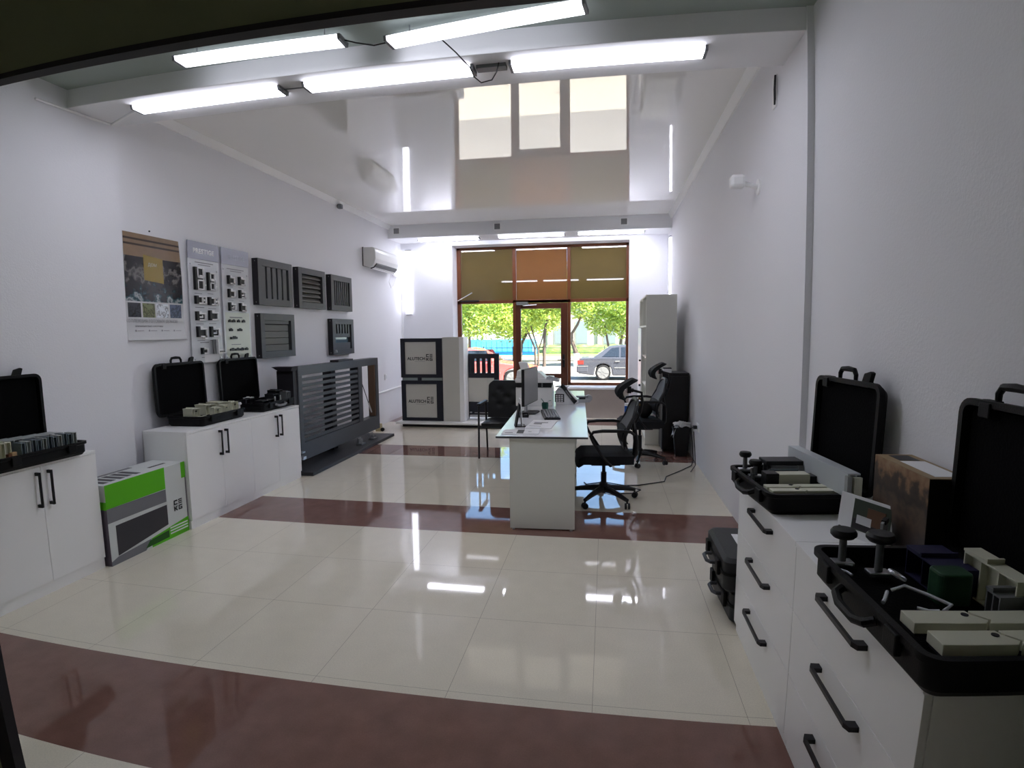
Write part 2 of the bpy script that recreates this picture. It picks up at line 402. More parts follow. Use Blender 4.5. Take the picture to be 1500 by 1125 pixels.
obj('arm', MB().tube([(-.01, 0, 0), (-.12, .0, .03)], .018, 10), TRIMW, t, smooth=True)
obj('lamp_head', MB().box(-.20, -.045, -.005, -.10, .045, .085), TRIMW, t, bevel=.02)
t = thing('wall_plate', 'small pale wall plate with dark edge high on right wall', 'wall plate', (1.078, 3.78, 3.06))
obj('plate', MB().box(-.012, -.04, -.10, 0, .04, .10), TRIMW, t, bevel=.004); obj('edge_clip', MB().tube([(-.014, -.03, -.09), (-.02, -.046, 0), (-.014, -.04, .09)], .007, 6), BLK, t)
t = thing('wall_socket', 'white double wall socket low on right wall with black plug', 'socket', (1.078, 6.52, .44))
obj('face_plate', MB().box(-.012, -.075, -.045, 0, .075, .045), TRIMW, t, bevel=.004); obj('plug', MB().box(-.055, .0, -.02, -.012, .05, .02), BLK, t, bevel=.006)
t = thing('wall_socket', 'small white socket on left wall behind the gate', 'socket', (-3.76, 9.05, .80))
obj('face_plate', MB().box(0, -.04, -.05, .014, .04, .05), TRIMW, t, bevel=.004); obj('key', MB().box(.014, -.02, -.03, .02, .02, .03), PAPER, t)

# ================================================================ storage cabinets
def pull(L=.215, out=.03, wd=.013):
    """bar handle: along local z, standing off local -y"""
    return MB().box(-wd/2, -out-.006, -L/2, wd/2, -out+.004, L/2).box(-wd/2, -out, L/2-.02, wd/2, 0, L/2).box(-wd/2, -out, -L/2, wd/2, 0, -L/2+.02)
def door_cabinet(label, loc, W, D, H, rz, group):
    """front faces local -y, width along x, origin at front left bottom"""
    t = thing('white_cabinet', label, 'cabinet', loc, rz, group)
    c = MB().box(0, .02, .07, .016, D, H-.018).box(W-.016, .02, .07, W, D, H-.018).box(0, .02, .07, W, D, .088).box(0, D-.006, .07, W, D, H-.018)
    obj('carcass', c, WHITEM, t)
    obj('top_panel', MB().box(.0005, -.002, H-.018, W-.0005, D, H), WHITEM, t, bevel=.0015)
    obj('plinth', MB().box(.001, .012, 0, W-.001, D, .07), WHITEM, t)
    for k in range(2):
        x0 = .001 + k*(W/2); d = obj('door', MB().box(x0, 0, .074, x0+W/2-.003, .018, H-.021), WHITEM, t, bevel=.001)
        hx = W/2 - .035 if k == 0 else W/2 + .042
        obj('handle', shift(pull(), (hx, 0, H-.155)), BLACKH, d, bevel=.0015)
    return t
def shift(mb, d):
    mb.v = [(v[0]+d[0], v[1]+d[1], v[2]+d[2]) for v in mb.v]; return mb
gc = 'white two door cabinets on the left'
door_cabinet('white two-door cabinet at the left edge of the picture, before the green carton', (-3.31, 2.19, 0), .78, .345, .812, PI/2, gc)
door_cabinet('white two-door cabinet just behind the green carton', (-3.25, 3.735, 0), .835, .42, .797, PI/2, gc)
door_cabinet('white two-door cabinet next to the dark gate sample', (-3.25, 4.57, 0), .835, .42, .797, PI/2, gc)
def drawer_cabinet(label, loc, W, D, H, rz, group):
    t = thing('white_drawer_cabinet', label, 'drawer cabinet', loc, rz, group)
    c = MB().box(0, .02, .05, .016, D, H-.018).box(W-.016, .02, .05, W, D, H-.018).box(0, .02, .05, W, D, .068).box(0, D-.006, .05, W, D, H-.018)
    obj('carcass', c, WHITEM, t)
    obj('top_panel', MB().box(.0005, -.004, H-.018, W-.0005, D, H), WHITEM, t, bevel=.0015)
    obj('plinth', MB().box(.001, .012, 0, W-.001, D, .05), WHITEM, t)
    zs = [.052, .302, .552, H-.02]
    for k in range(3):
        d = obj('drawer', MB().box(.0015, 0, zs[k]+.0015, W-.0015, .018, zs[k+1]-.0015), WHITEM, t, bevel=.001)
        hb = MB()
        L, out = .30, .03
        hz = zs[k+1]-.05
        hb.box(W/2-L/2+.02, -out-.005, hz-.007, W/2+L/2-.02, -out+.005, hz+.007)
        for sx in (-1, 1):
            hb.prism([(W/2+sx*(L/2), 0), (W/2+sx*(L/2-.028), 0), (W/2+sx*(L/2-.028), -out+.005), (W/2+sx*(L/2-.02), -out-.005), (W/2+sx*(L/2), -out+.004)], hz-.0075, hz+.0075)
        obj('handle', hb, BLACKH, d)
    return t
gd = 'white three drawer cabinets on the right'
drawer_cabinet('white three-drawer cabinet on right, far one, next to the stacked black cases', (.68, 2.84, 0), .848, .42, .808, -PI/2, gd)
drawer_cabinet('white three-drawer cabinet on right, nearest the camera at the picture edge', (.68, 1.99, 0), .834, .42, .808, -PI/2, gd)

# ================================================================ desks
DESKT = mat('white_gloss_desk_top', (240, 242, 246), .2, spec=.45)
DESKP = mat('pale_grey_desk_panel', (222, 222, 215), .5)
EDGE = mat('grey_edge_band', (70, 70, 74), .5)
def desk(label, loc, rz, L, near):
    t = thing('office_desk', label, 'desk', loc, rz, 'white office desks end to end')
    obj('desk_top', MB().m(0).box(0, 0, .732, .712, L, .75).m(1).box(-.001, -.001, .734, .713, L+.001, .748), [DESKT, EDGE], t)
    obj('end_panel', MB().box(.105, .012, .012, .612, .03, .732), DESKP, t)
    obj('end_panel', MB().box(.105, L-.03, .012, .612, L-.012, .732), DESKP, t)
    obj('modesty_panel', MB().box(.13, .03, .30, .148, L-.03, .732), DESKP, t)
    for x in (.13, .585):
        for y in (.021, L-.021): obj('levelling_foot', MB().lathe([(.012, 0), (.012, .012)], 10, c=(x, y, 0)), STEEL, t)
    return t
DR = math.radians(2.6)
def dpt(x, y): return (-.831 + x*math.cos(DR) - y*math.sin(DR), 4.146 + x*math.sin(DR) + y*math.cos(DR))
desk('white desk whose pale end panel faces the camera', (*dpt(0, 0), 0), DR, 1.70, True)
desk('white desk behind the first one, nearer the shopfront door', (*dpt(0, 1.702), 0), DR, 1.66, False)
t = thing('drawer_pedestal', 'pale drawer pedestal under the first desk beside the office chair', 'pedestal', (*dpt(.17, .04), 0), DR)
obj('carcass', MB().box(0, 0, .06, .41, .44, .60), DESKP, t)
for k in range(3):
    d = obj('drawer', MB().box(.41, .004, .065+k*.18, .428, .436, .238+k*.18), DESKP, t)
    obj('handle', MB().box(.428, .16, .19+k*.18, .445, .28, .20+k*.18), STEEL, d)
for x in (.04, .37):
    for y in (.05, .39): obj('castor', MB().lathe([(.02, 0), (.025, .03), (.02, .06)], 10, c=(x, y, 0)), BLK, t)

# ================================================================ office chairs
MESHF = mat('grey_mesh_fabric', (112, 114, 118), .85, bump=.5, bscale=500)
SEATF = mat('black_seat_fabric', (20, 21, 24), .9, bump=.4, bscale=300)
def office_chair(label, loc, rz, spin, lift=0.):
    """faces local -x"""
    t = thing('office_chair', label, 'office chair', loc, rz, 'mesh back office chairs behind the desks')
    b = MB()
    for k in range(5):
        a = spin + 2*PI*k/5; ca, sa = math.cos(a), math.sin(a)
        b.tube([(0, 0, .115), (.10*ca, .10*sa, .115), (.22*ca, .22*sa, .098), (.315*ca, .315*sa, .078)], [.034, .028, .022, .017], 8)
        b.tube([(.312*ca, .312*sa, .085), (.312*ca, .312*sa, .05)], .009, 6)
    b.lathe([(.03, .08), (.042, .10), (.042, .15), (.03, .17)], 16)
    base = obj('star_base', b, BLK, t, smooth=True)
    for k in range(5):
        a = spin + 2*PI*k/5; ca, sa = math.cos(a), math.sin(a); c = (.315*ca, .315*sa, .028)
        m = MB(); q = a + .9
        for sgn in (-1, 1):
            ox, oy = sgn*.014*math.cos(q), sgn*.014*math.sin(q)
            M = Matrix.Translation((c[0]+ox, c[1]+oy, c[2])) @ Matrix.Rotation(q, 4, 'Z')
            m.at(M).lathe([(.012, -.010), (.026, -.009), (.028, 0), (.026, .009), (.012, .010)], 16, 'x')
        obj('castor', m, BLK, t, smooth=True)
    obj('gas_lift', MB().lathe([(.026, .16), (.026, .27+lift), (.016, .27+lift), (.016, .40+lift)], 14), BLK, t, smooth=True)
    Z = lift
    mech = MB().box(-.12, -.08, .345+Z, .14, .08, .385+Z).tube([(0, .08, .37+Z), (0, .24, .365+Z)], .008, 6)
    obj('tilt_mechanism', mech, BLK, t, bevel=.01)
    def seat(u, v):
        x = -.26 + .50*u; y = -.245 + .49*v
        r = 1 - .10*abs(2*v-1)**4*(1 if u < .5 else .6)
        e = max(abs(2*u-1), abs(2*v-1))
        return (x if u > .1 else x+.02*abs(2*v-1)**3, y*(1-.06*abs(2*u-1)**4), .475+Z + .012*(2*v-1)**2 - .035*max(0, e-.72)**1*2 - (.03*(1-u/.15)**2 if u < .15 else 0))
    s = MB().grid(seat, 16, 14, thick=(0, 0, -.075))
    obj('seat', s, SEATF, t, smooth=True)
    # back: curved frame with mesh, leaning away (+x)
    def bx(h): return (.185 + .11*h*h*.62 + .03*h) - .045*math.sin(PI*min(1, h*1.6))*.9
    def bw(h): return .225 - .05*h**2 - .02*(1-h)**2
    ring = []
    for k in range(40):
        a = 2*PI*k/40; sy = math.copysign(abs(math.cos(a))**.55, math.cos(a)); sz = math.copysign(abs(math.sin(a))**.55, math.sin(a))
        h = .5+.5*sz; ring.append((bx(h), sy*bw(h), .50+Z+.44*h))
    obj('back_frame', MB().tube(ring, .017, 8, closed=True), BLK, t, smooth=True)
    def back(u, v):
        h = v; y = (2*u-1)*bw(h)*(.98 - .1*(abs(2*v-1))**6); return (bx(h)+.025*(1-(2*u-1)**2)*.6 - .01, y, .505+Z+.43*h)
    obj('mesh_back', MB().grid(back, 12, 14, thick=(.008, 0, 0)), MESHF, t, smooth=True)
    sp = MB().tube([(.10, 0, .37+Z), (.22, 0, .37+Z), (.285, 0, .44+Z), (.29, 0, .56+Z), (.27, 0, .70+Z)], [.03, .032, .03, .025, .02], 10)
    sp.tube([(.27, 0, .66+Z), (.25, .10, .75+Z), (.27, .19, .84+Z)], .014, 8).tube([(.27, 0, .66+Z), (.25, -.10, .75+Z), (.27, -.19, .84+Z)], .014, 8)
    sp.tube([(.27, 0, .70+Z), (.325, 0, .82+Z), (.345, 0, .92+Z), (.335, 0, 1.0+Z), (.26, 0, 1.02+Z)], .012, 8)
    obj('back_spine', sp, BLK, t, smooth=True)
    def lum(u, v):
        y = (2*u-1)*.16; a = (v-.5)*PI; return (.17 - .05*math.cos(a)*(1-.5*(2*u-1)**2), y, .63+Z+.07*math.sin(a))
    obj('lumbar_pad', MB().grid(lum, 10, 8, thick=(.03, 0, 0)), SEATF, t, smooth=True)
    def head(u, v):
        y = (2*u-1)*(.10-.02*(2*v-1)**2); h = v
        return (.145 + .02*(2*u-1)**2*-1 + .11*h*h - .07*math.sin(PI*h)*.55, y, .965+Z+.17*h - .01*(2*u-1)**2)
    hr = obj('headrest', MB().grid(head, 12, 10, thick=(.045, 0, -.018)), SEATF, t, smooth=True)
    obj('headrest_bracket', MB().tube([(.205, 0, 1.03+Z), (.26, 0, 1.02+Z)], .018, 8).box(.2, -.05, 1.0+Z, .235, .05, 1.06+Z), BLK, hr)
    for s_ in (-1, 1):
        y = s_*.285
        a = MB().tube([(.03, s_*.20, .39+Z), (.03, y, .395+Z), (-.03, y, .46+Z), (-.12, y, .60+Z), (-.145, y, .655+Z), (-.12, y, .69+Z), (-.04, y, .70+Z), (.12, y, .70+Z), (.20, y*.97, .69+Z), (.235, y*.88, .66+Z)], [.013, .014, .014, .013, .013, .014, .015, .015, .014, .012], 8)
        obj('armrest', a, BLK, t, smooth=True)
    return t
office_chair('black office chair with grey mesh back at the nearer desk', (.0, 5.02, 0), .10, -2.05-.16)
office_chair('black office chair with grey mesh back at the farther desk, bag on its seat', (.42, 6.60, 0), .10, -1.58-.22, .055)

# guest chair with tufted back, faces -y
LEATH = mat('black_leatherette', (22, 23, 26), .42, spec=.4, bump=.1, bscale=120)
t = thing('visitor_chair', 'black tufted visitor chair on thin black legs left of the desk', 'chair', (-1.24, 6.80, 0))
def vback(u, v):
    x = (2*u-1)*.255*(1 if v < .85 else 1-.25*((v-.85)/.15)**2); 
    d = 0
    for (cx, cz) in ((.3, .75), (.7, .75), (.15, .55), (.5, .55), (.85, .55), (.3, .35), (.7, .35)):
        d += .016*math.exp(-((u-cx)**2+(v-cz)**2)/.0035)
    return (x, .18+.09*v-.02+d, .455+.475*v)
obj('backrest', MB().grid(vback, 32, 28, thick=(0, .055, 0)), LEATH, t, smooth=True)
def vseat(u, v):
    e = max(abs(2*u-1), abs(2*v-1)); return ((2*u-1)*.255, -.24+.46*v, .455-.04*max(0, e-.8)*2.2+.0*u)
obj('seat', MB().grid(vseat, 14, 14, thick=(0, 0, -.06)), LEATH, t, smooth=True)
for sx in (-1, 1):
    obj('leg', MB().tube([(sx*.285, -.25, 0), (sx*.285, -.235, .655)], .0125, 8), BLK, t, smooth=True)
    obj('leg', MB().tube([(sx*.285, .25, 0), (sx*.285, .17, .655)], .0125, 8), BLK, t, smooth=True)
    obj('armrest', MB().box(sx*.285-.025, -.25, .655, sx*.285+.025, .19, .685), BLK, t, bevel=.012)
obj('seat_frame', MB().tube([(-.285, -.235, .385), (.285, -.235, .385)], .011, 8).tube([(-.285, .2, .385), (.285, .2, .385)], .011, 8).box(-.25, -.22, .38, .25, .2, .395), BLK, t)
# ================================================================ sample cases (black plastic briefcases)
def tray_mesh(L, D, H, r=.035, t=.007, lip=.012, floor_=True):
    """open-topped rounded tray: origin at corner, x 0..L, y 0..D, z 0..H"""
    cx, cy = L/2, D/2; mb = MB()
    loops = [(rrect(L-.03, D-.03, r*.7, 5, cx, cy), 0), (rrect(L, D, r, 5, cx, cy), .018), (rrect(L, D, r, 5, cx, cy), H-.02), (rrect(L+2*lip, D+2*lip, r+lip, 5, cx, cy), H-.016), (rrect(L+2*lip, D+2*lip, r+lip, 5, cx, cy), H),
             (rrect(L-2*t, D-2*t, r-t, 5, cx, cy), H), (rrect(L-2*t, D-2*t, r-t, 5, cx, cy), t*1.5)]
    n = len(loops[0][0]); vs = []; fs = [list(range(n))[::-1]]
    for lp, z in loops: vs += [(x, y, z) for x, y in lp]
    for i in range(len(loops)-1):
        for k in range(n): fs.append((i*n+k, i*n+(k+1) % n, (i+1)*n+(k+1) % n, (i+1)*n+k))
    fs.append(list(range((len(loops)-1)*n, len(loops)*n)))
    return mb.add(vs, fs)
def case_handle(cx, y, z, w=.12, h=.045, r=.0095):
    """arched grip standing up along +z from (cx, y, z)"""
    return MB().tube([(cx-w/2, y, z-.006), (cx-w/2, y, z+h*.6), (cx-w/2+.015, y, z+h*.95), (cx, y, z+h), (cx+w/2-.015, y, z+h*.95), (cx+w/2, y, z+h*.6), (cx+w/2, y, z-.006)], [r*.8, r, r*1.1, r*1.25, r*1.1, r, r*.8], 8)
def open_case(label, loc, rz, L, D, H, group, lid_h, lid_t=.055, tilt=4, off=0., foam_z=.5, tray_handle=True, handle_x=.46):
    t = thing('sample_case', label, 'case', loc, rz, group)
    tr = obj('tray', tray_mesh(L, D, H), BLACKP, t, smooth=True)
    lat = []
    for lx in (.2, .8):
        obj('latch', MB().box(L*lx-.028, -.021, H-.055, L*lx+.028, -.004, H-.004), BLACKP, tr, bevel=.004)
    obj('foam_insert', MB().prism(rrect(L-.03, D-.03, .025, 4, L/2, D/2), .012, H*foam_z), FOAM, t)
    # lid hinged on the back edge, open a little past upright
    a = math.radians(tilt)
    ML = Matrix.Translation((off, D+.012, H+.004)) @ Matrix.Rotation(-a, 4, 'X') @ Matrix(((1, 0, 0, 0), (0, 0, -1, lid_t), (0, 1, 0, 0), (0, 0, 0, 1)))
    m = tray_mesh(L, lid_h, lid_t); m.v = [tuple(ML @ Vector(v)) for v in m.v]
    # opening of the lid faces the front (-y)
    lid = obj('lid', m, BLACKP, t, smooth=True)
    MF = Matrix.Translation((off, D+.012, H+.004)) @ Matrix.Rotation(-a, 4, 'X')
    obj('lid_foam', MB().at(MF).prism([(x, z) for x, z in rrect(L-.03, lid_h-.03, .03, 4, L/2, lid_h/2)], .022, lid_t-.008, 'y'), FOAM, t)
    m = case_handle(L*handle_x, lid_t*.45, lid_h, .125, .055); m.v = [tuple(MF @ Vector(v)) for v in m.v]
    obj('handle', m, BLACKP, lid, smooth=True)
    for lx in (.17, .76):
        m = MB().box(L*lx-.03, .006, lid_h-.012, L*lx+.03, .03, lid_h+.014).box(L*lx-.022, -.006, lid_h-.035, L*lx+.022, .008, lid_h+.006)
        if lx > .5: m = MB().box(L*lx-.03, .01, lid_h-.012, L*lx+.03, .034, lid_h+.012).prism([(L*lx-.03, lid_h), (L*lx+.028, lid_h), (L*lx+.045, lid_h+.05), (L*lx+.03, lid_h+.055), (L*lx-.01, lid_h+.045)], .012, .030, 'y')
        m.v = [tuple(MF @ Vector(v)) for v in m.v]
        obj('latch', m, BLACKP, lid, bevel=.003)
    if tray_handle:
        obj('handle', MB().tube([(L*.5-.09, -.006, H*.66), (L*.5-.08, -.026, H*.55), (L*.5-.04, -.034, H*.44), (L*.5+.04, -.034, H*.44), (L*.5+.08, -.026, H*.55), (L*.5+.09, -.006, H*.66)], .012, 8), GREYPL if tray_handle == 'grey' else BLACKP, tr, smooth=True)
    return t
gs = 'open black sample cases'
def place(base, p):      # local point of a case to world
    return base.matrix_basis @ Vector(p)
CR1 = open_case('open black sample case far end of right cabinets, long aluminium bar lying inside', (.615, 2.755, .808), math.radians(-84), .49, .345, .09, gs, .43, tilt=2, lid_t=.048, off=.06)
CR2 = open_case('open black sample case nearest the camera on right cabinets, green block inside', (.635, 1.705, .808), math.radians(-88.5), .60, .375, .095, gs, .44, tilt=1.5, lid_t=.05, off=.0, handle_x=.3)
CL1 = open_case('open black sample case behind the green carton, cream profile blocks inside', (-3.295, 3.985, .797), math.radians(92), .60, .345, .085, gs, .43, tilt=2, lid_t=.05, off=-.06, tray_handle=False, foam_z=.72)
CL2 = open_case('open black sample case beside the gate sample, grey handle on its tray', (-3.295, 4.83, .797), math.radians(92), .61, .345, .085, gs, .43, tilt=2, lid_t=.05, off=-.10, tray_handle='grey', foam_z=.8)
CL3 = open_case('open black sample case at left picture edge holding a row of grey profiles', (-3.265, 2.275, .812), math.radians(90), .60, .31, .085, gs, .42, tilt=1, lid_t=.045, off=-.02, tray_handle=False, foam_z=.6)
bpy.context.view_layer.update()

def block(name, label, cat, case, x0, y0, z0, sx, sy, sz, m, group=None, rz=0, bevel=.002, grooves=0, gm=None):
    """a profile offcut standing in a case; x,y,z local to the case"""
    t = thing(name, label, cat, case.matrix_basis @ Vector((x0, y0, z0)), case.rotation_euler.z + rz, group)
    return t
def hollow(sx, sy, sz, wall=.004, cells=2, axis='y'):
    """extruded window profile offcut: outer box walls plus inner webs"""
    b = MB()
    b.box(0, 0, 0, sx, sy, wall).box(0, 0, sz-wall, sx, sy, sz).box(0, 0, wall, wall, sy, sz-wall).box(sx-wall, 0, wall, sx, sy, sz-wall)
    for k in range(1, cells): 
        x = sx*k/cells; b.box(x-wall/2, 0, wall, x+wall/2, sy, sz-wall)
    b.box(wall, sy*.45, wall, sx-wall, sy*.55, sz-wall)
    return b
def profile(case, label, x, y, z, sx, sy, sz, m, group, rz=0, cells=2, lip=True, name='profile_sample'):
    t = thing(name, label, 'profile sample', case.matrix_basis @ Vector((x, y, z)), case.rotation_euler.z + rz, group)
    obj('extrusion', hollow(sx, sy, sz, .004, cells), m, t)
    if lip:
        obj('flange', MB().box(-.004, 0, sz, sx*.45, sy, sz+.006).box(sx*.45-.006, 0, sz+.002, sx*.45, sy, sz+.012), m, t)
    return t
GP = mat('grey_white_profile', (168, 172, 172), .5); GP2 = mat('blue_grey_profile', (112, 122, 130), .45); TEA = mat('dark_teal_block', (18, 62, 34), .6, bump=.1)
BLUEB = mat('dark_blue_block', (24, 22, 62), .6); DKP = mat('dark_profile', (30, 30, 34), .5); WOODP = mat('pale_wood_sample', (186, 152, 112), .6)

# left picture edge case: a row of upright grey offcuts
for k in range(11):
    profile(CL3, 'grey upright profile offcut in the row inside the case at left picture edge', .19+k*.034, .03, .052, .026, .07, .092+.004*(k % 3), [GP2, GP, GP2][k % 3], 'grey profile offcuts in the left case', cells=1, lip=False)
for k in range(4):
    profile(CL3, 'light grey profile offcut at the back of the case at left picture edge', .20+k*.095, .15, .052, .078, .12, .098-.003*k, GP, 'light grey offcuts behind the row', cells=2, lip=False)
profile(CL3, 'white tall profile offcut left of the grey row, left picture edge case', .085, .07, .052, .075, .05, .105, CREAM, None, cells=2)
t = thing('wood_sample', 'small pale wood corner sample in the case at left picture edge', 'wood sample', CL3.matrix_basis @ Vector((.12, .014, .052)), PI/2); obj('wood_block', MB().box(0, 0, 0, .03, .025, .052), WOODP, t, bevel=.002); obj('end_strip', MB().box(-.02, 0, 0, 0, .025, .045), mat('red_brown_wood', (110, 66, 40), .6), t)
# case behind green carton: cream offcuts
for (x, y, sx, sy, sz, lb) in ((.19, .02, .085, .05, .07, 'cream profile offcut with slot, nearest along the front of the carton side case'), (.32, .02, .07, .055, .075, 'cream profile offcut in the middle along the front of the case'), (.43, .02, .10, .06, .09, 'tall cream profile offcut at the far end of the case front'),
                               (.06, .14, .10, .09, .075, 'round shouldered cream offcut at the near end of the case'), (.25, .15, .13, .11, .085, 'grey topped cream offcut at the back of the case'), (.43, .15, .12, .13, .085, 'large cream offcut at the far back of the case')):
    t = profile(CL1, lb, x, y, .062, sx, sy, sz, CREAM, None, cells=3)
    obj('slot', MB().box(sx*.35, -.0015, sz*.66, sx*.62, .002, sz*.78), BLK, t)
t = thing('cream_strip', 'flat cream strip lying under offcuts in case behind green carton', 'profile sample', CL1.matrix_basis @ Vector((.10, .10, .0625)), CL1.rotation_euler.z); obj('strip', MB().box(0, 0, 0, .09, .03, .006), CREAM, t)
t = thing('door_knob', 'small white round knob at far end of case with cream offcuts', 'knob', CL1.matrix_basis @ Vector((.565, .035, .062)), 0); obj('stem', MB().lathe([(.008, 0), (.008, .05)], 12), PAPER, t); obj('knob_head', MB().lathe([(.008, .05), (.02, .053), (.022, .065), (.012, .076)], 16), PAPER, t, smooth=True)
# case beside the gate: dark offcuts
for (x, y, sx, sy, sz, m, lb) in ((.03, .20, .16, .05, .05, DKP, 'dark bar at the back of the case beside the gate'), (.05, .03, .22, .09, .035, DKP, 'flat dark profile at the near front of the case beside the gate'), (.28, .05, .10, .10, .075, DKP, 'dark square offcut in the middle of the case beside the gate'),
                                  (.38, .08, .13, .10, .105, BLK, 'tallest black offcut in the case beside the gate'), (.50, .03, .08, .09, .08, GREYM, 'grey brown offcut at far end of the case beside the gate'), (.12, .26, .14, .03, .055, PAPER, 'white strip leaning inside the lid of the case beside the gate')):
    profile(CL2, lb, x, y, .07, sx, sy, sz, m, None, cells=2)
for k, (x, lb) in enumerate(((.27, 'left steel pin in case beside the gate'), (.375, 'right steel pin in case beside the gate'))):
    t = obj('steel_pin', MB().lathe([(.009, 0), (.009, .05), (.005, .06)], 12), STEEL); t.location = CL2.matrix_basis @ Vector((x, .03, .07)); tag(t, lb, 'pin')

# right cabinets, far case
def knob(label, case, x, y, z, h, disc=.036):
    t = thing('handwheel_knob', label, 'knob', case.matrix_basis @ Vector((x, y, z)), 0, 'black handwheel knobs')
    obj('foot', MB().box(-.03, -.02, 0, .03, .02, .012), STEEL, t, bevel=.003)
    obj('stem', MB().lathe([(.011, .010), (.010, h)], 14), GREYPL, t, smooth=True)
    obj('wheel', MB().lathe([(.008, h-.004), (disc*.8, h-.002), (disc, h+.006), (disc, h+.014), (disc*.85, h+.022), (.012, h+.024)], 26), BLK, t, smooth=True)
    return t
knob('small black handwheel knob at far left corner of the far right case', CR1, .05, .05, .075, .07, .028)
knob('small black handwheel knob just nearer, on the far right case', CR1, .115, .075, .06, .06, .030)
def split_bar(label, case, x, y, z, L, w, h, group):
    """cream bar along local y made of two interlocking halves, dark underside"""
    t = thing('insulated_bar', label, 'profile sample', case.matrix_basis @ Vector((x, y, z)), case.rotation_euler.z, group)
    obj('bar_half', MB().prism([(0, 0), (w, 0), (w, L*.50), (w*.75, L*.545), (w*.3, L*.47), (0, L*.46)], .25*h, h), CREAM, t, bevel=.0015)
    obj('bar_half', MB().prism([(w, L*.525), (w, L), (0, L), (0, L*.485), (w*.3, L*.495), (w*.72, L*.565)], .25*h, h), CREAM, t, bevel=.0015)
    obj('under_rail', MB().box(.004, .004, 0, w-.004, L-.004, .25*h), DKP, t)
    obj('rivet', MB().lathe([(.008, h-.002), (.008, h+.002)], 14, c=(w*.35, L*.42, 0)), DKP, t)
    return t
split_bar('cream interlocking bar across the far right case, nearest its end wall', CR1, .415, .02, .068, .26, .045, .026, 'cream bars in the far right case')
split_bar('cream interlocking bar across the far right case, second from its end wall', CR1, .355, .02, .068, .26, .045, .026, 'cream bars in the far right case')
t = thing('profile_sample', 'tall cream faced block with black ends in the far right case', 'profile sample', CR1.matrix_basis @ Vector((.25, .05, .045)), CR1.rotation_euler.z)
obj('face_block', MB().box(0, .055, 0, .06, .19, .078), CREAM, t, bevel=.002); obj('end_block', MB().box(0, 0, 0, .062, .055, .082), BLK, t, bevel=.002); obj('end_block', MB().box(0, .19, 0, .062, .225, .070), BLK, t, bevel=.002)
t = thing('profile_sample', 'black capped grey profile standing at back of the far right case', 'profile sample', CR1.matrix_basis @ Vector((.09, .12, .046)), CR1.rotation_euler.z)
obj('body', hollow(.10, .12, .085, .006, 2), GREYM, t); obj('cap', MB().box(-.005, -.02, .085, .09, .15, .105), DKP, t, bevel=.003)
profile(CR1, 'blue grey pair of short profiles in the far right case', .20, .10, .046, .035, .13, .065, GP2, None, cells=2)
t = obj('hinge_sample', MB().box(0, 0, 0, .012, .03, .03).tube([(.006, .015, .02), (.0, .012, .055)], .007, 8), STEEL, smooth=False); t.location = CR1.matrix_basis @ Vector((.22, .022, .075)); tag(t, 'small shiny hinge piece at front edge of the far right case', 'hinge')
# long aluminium bar along the lid
ALU = mat('pale_aluminium_bar', (206, 212, 216), .4, metal=.25)
t = thing('aluminium_bar', 'long pale aluminium bar lying along the lid of the far right case', 'profile sample', CR1.matrix_basis @ Vector((.015, .268, .092)), CR1.rotation_euler.z)
obj('bar', MB().box(0, 0, 0, .54, .045, .008).box(0, 0, .008, .54, .006, .09).box(0, 0, .09, .54, .05, .097).box(0, .03, .05, .54, .036, .09), ALU, t)
obj('end_clip', MB().box(.53, -.006, .01, .552, .012, .088), GP, t); obj('end_clip', MB().box(.538, .02, .0, .556, .05, .084), CREAM, t)

# right cabinets, near case
knob('black handwheel knob standing on the far corner of the nearest right case', CR2, .05, .06, .06, .085, .036)
knob('black handwheel knob on thick stem beside the nearest right case wall', CR2, .12, .13, .06, .10, .038)
split_bar('cream interlocking bar across the nearest right case, the one at its end wall', CR2, .515, .04, .075, .315, .06, .034, 'cream bars in the nearest right case')
split_bar('cream interlocking bar across the nearest right case, behind the end one', CR2, .425, .03, .075, .315, .06, .034, 'cream bars in the nearest right case')
t = obj('green_block', MB().prism(rrect(.07, .085, .018, 5), 0, .085), TEA, bevel=.006); t.location = CR2.matrix_basis @ Vector((.27, .235, .055)); t.rotation_euler.z = CR2.rotation_euler.z; tag(t, 'dark green rounded block standing in the nearest right case', 'block')
profile(CR2, 'dark blue long profile in the nearest right case', .09, .22, .055, .16, .10, .075, BLUEB, None, cells=2, name='profile_sample')
profile(CR2, 'pale cream topped tall profile by the lid of the nearest right case', .20, .31, .055, .20, .045, .11, CREAM, None, cells=3)
profile(CR2, 'grey hollow profile offcut near the lid in the nearest right case', .355, .27, .055, .05, .08, .075, GREYM, None, cells=2)
t = thing('grey_plate', 'grey upright plate between knobs and photo card on right cabinets', 'plate', CR2.matrix_basis @ Vector((-.16, .27, .0)), CR2.rotation_euler.z+.9); obj('plate', MB().box(0, 0, 0, .008, .075, .115), GP, t); obj('clip', MB().box(-.002, .02, .105, .012, .06, .12), BLK, t)
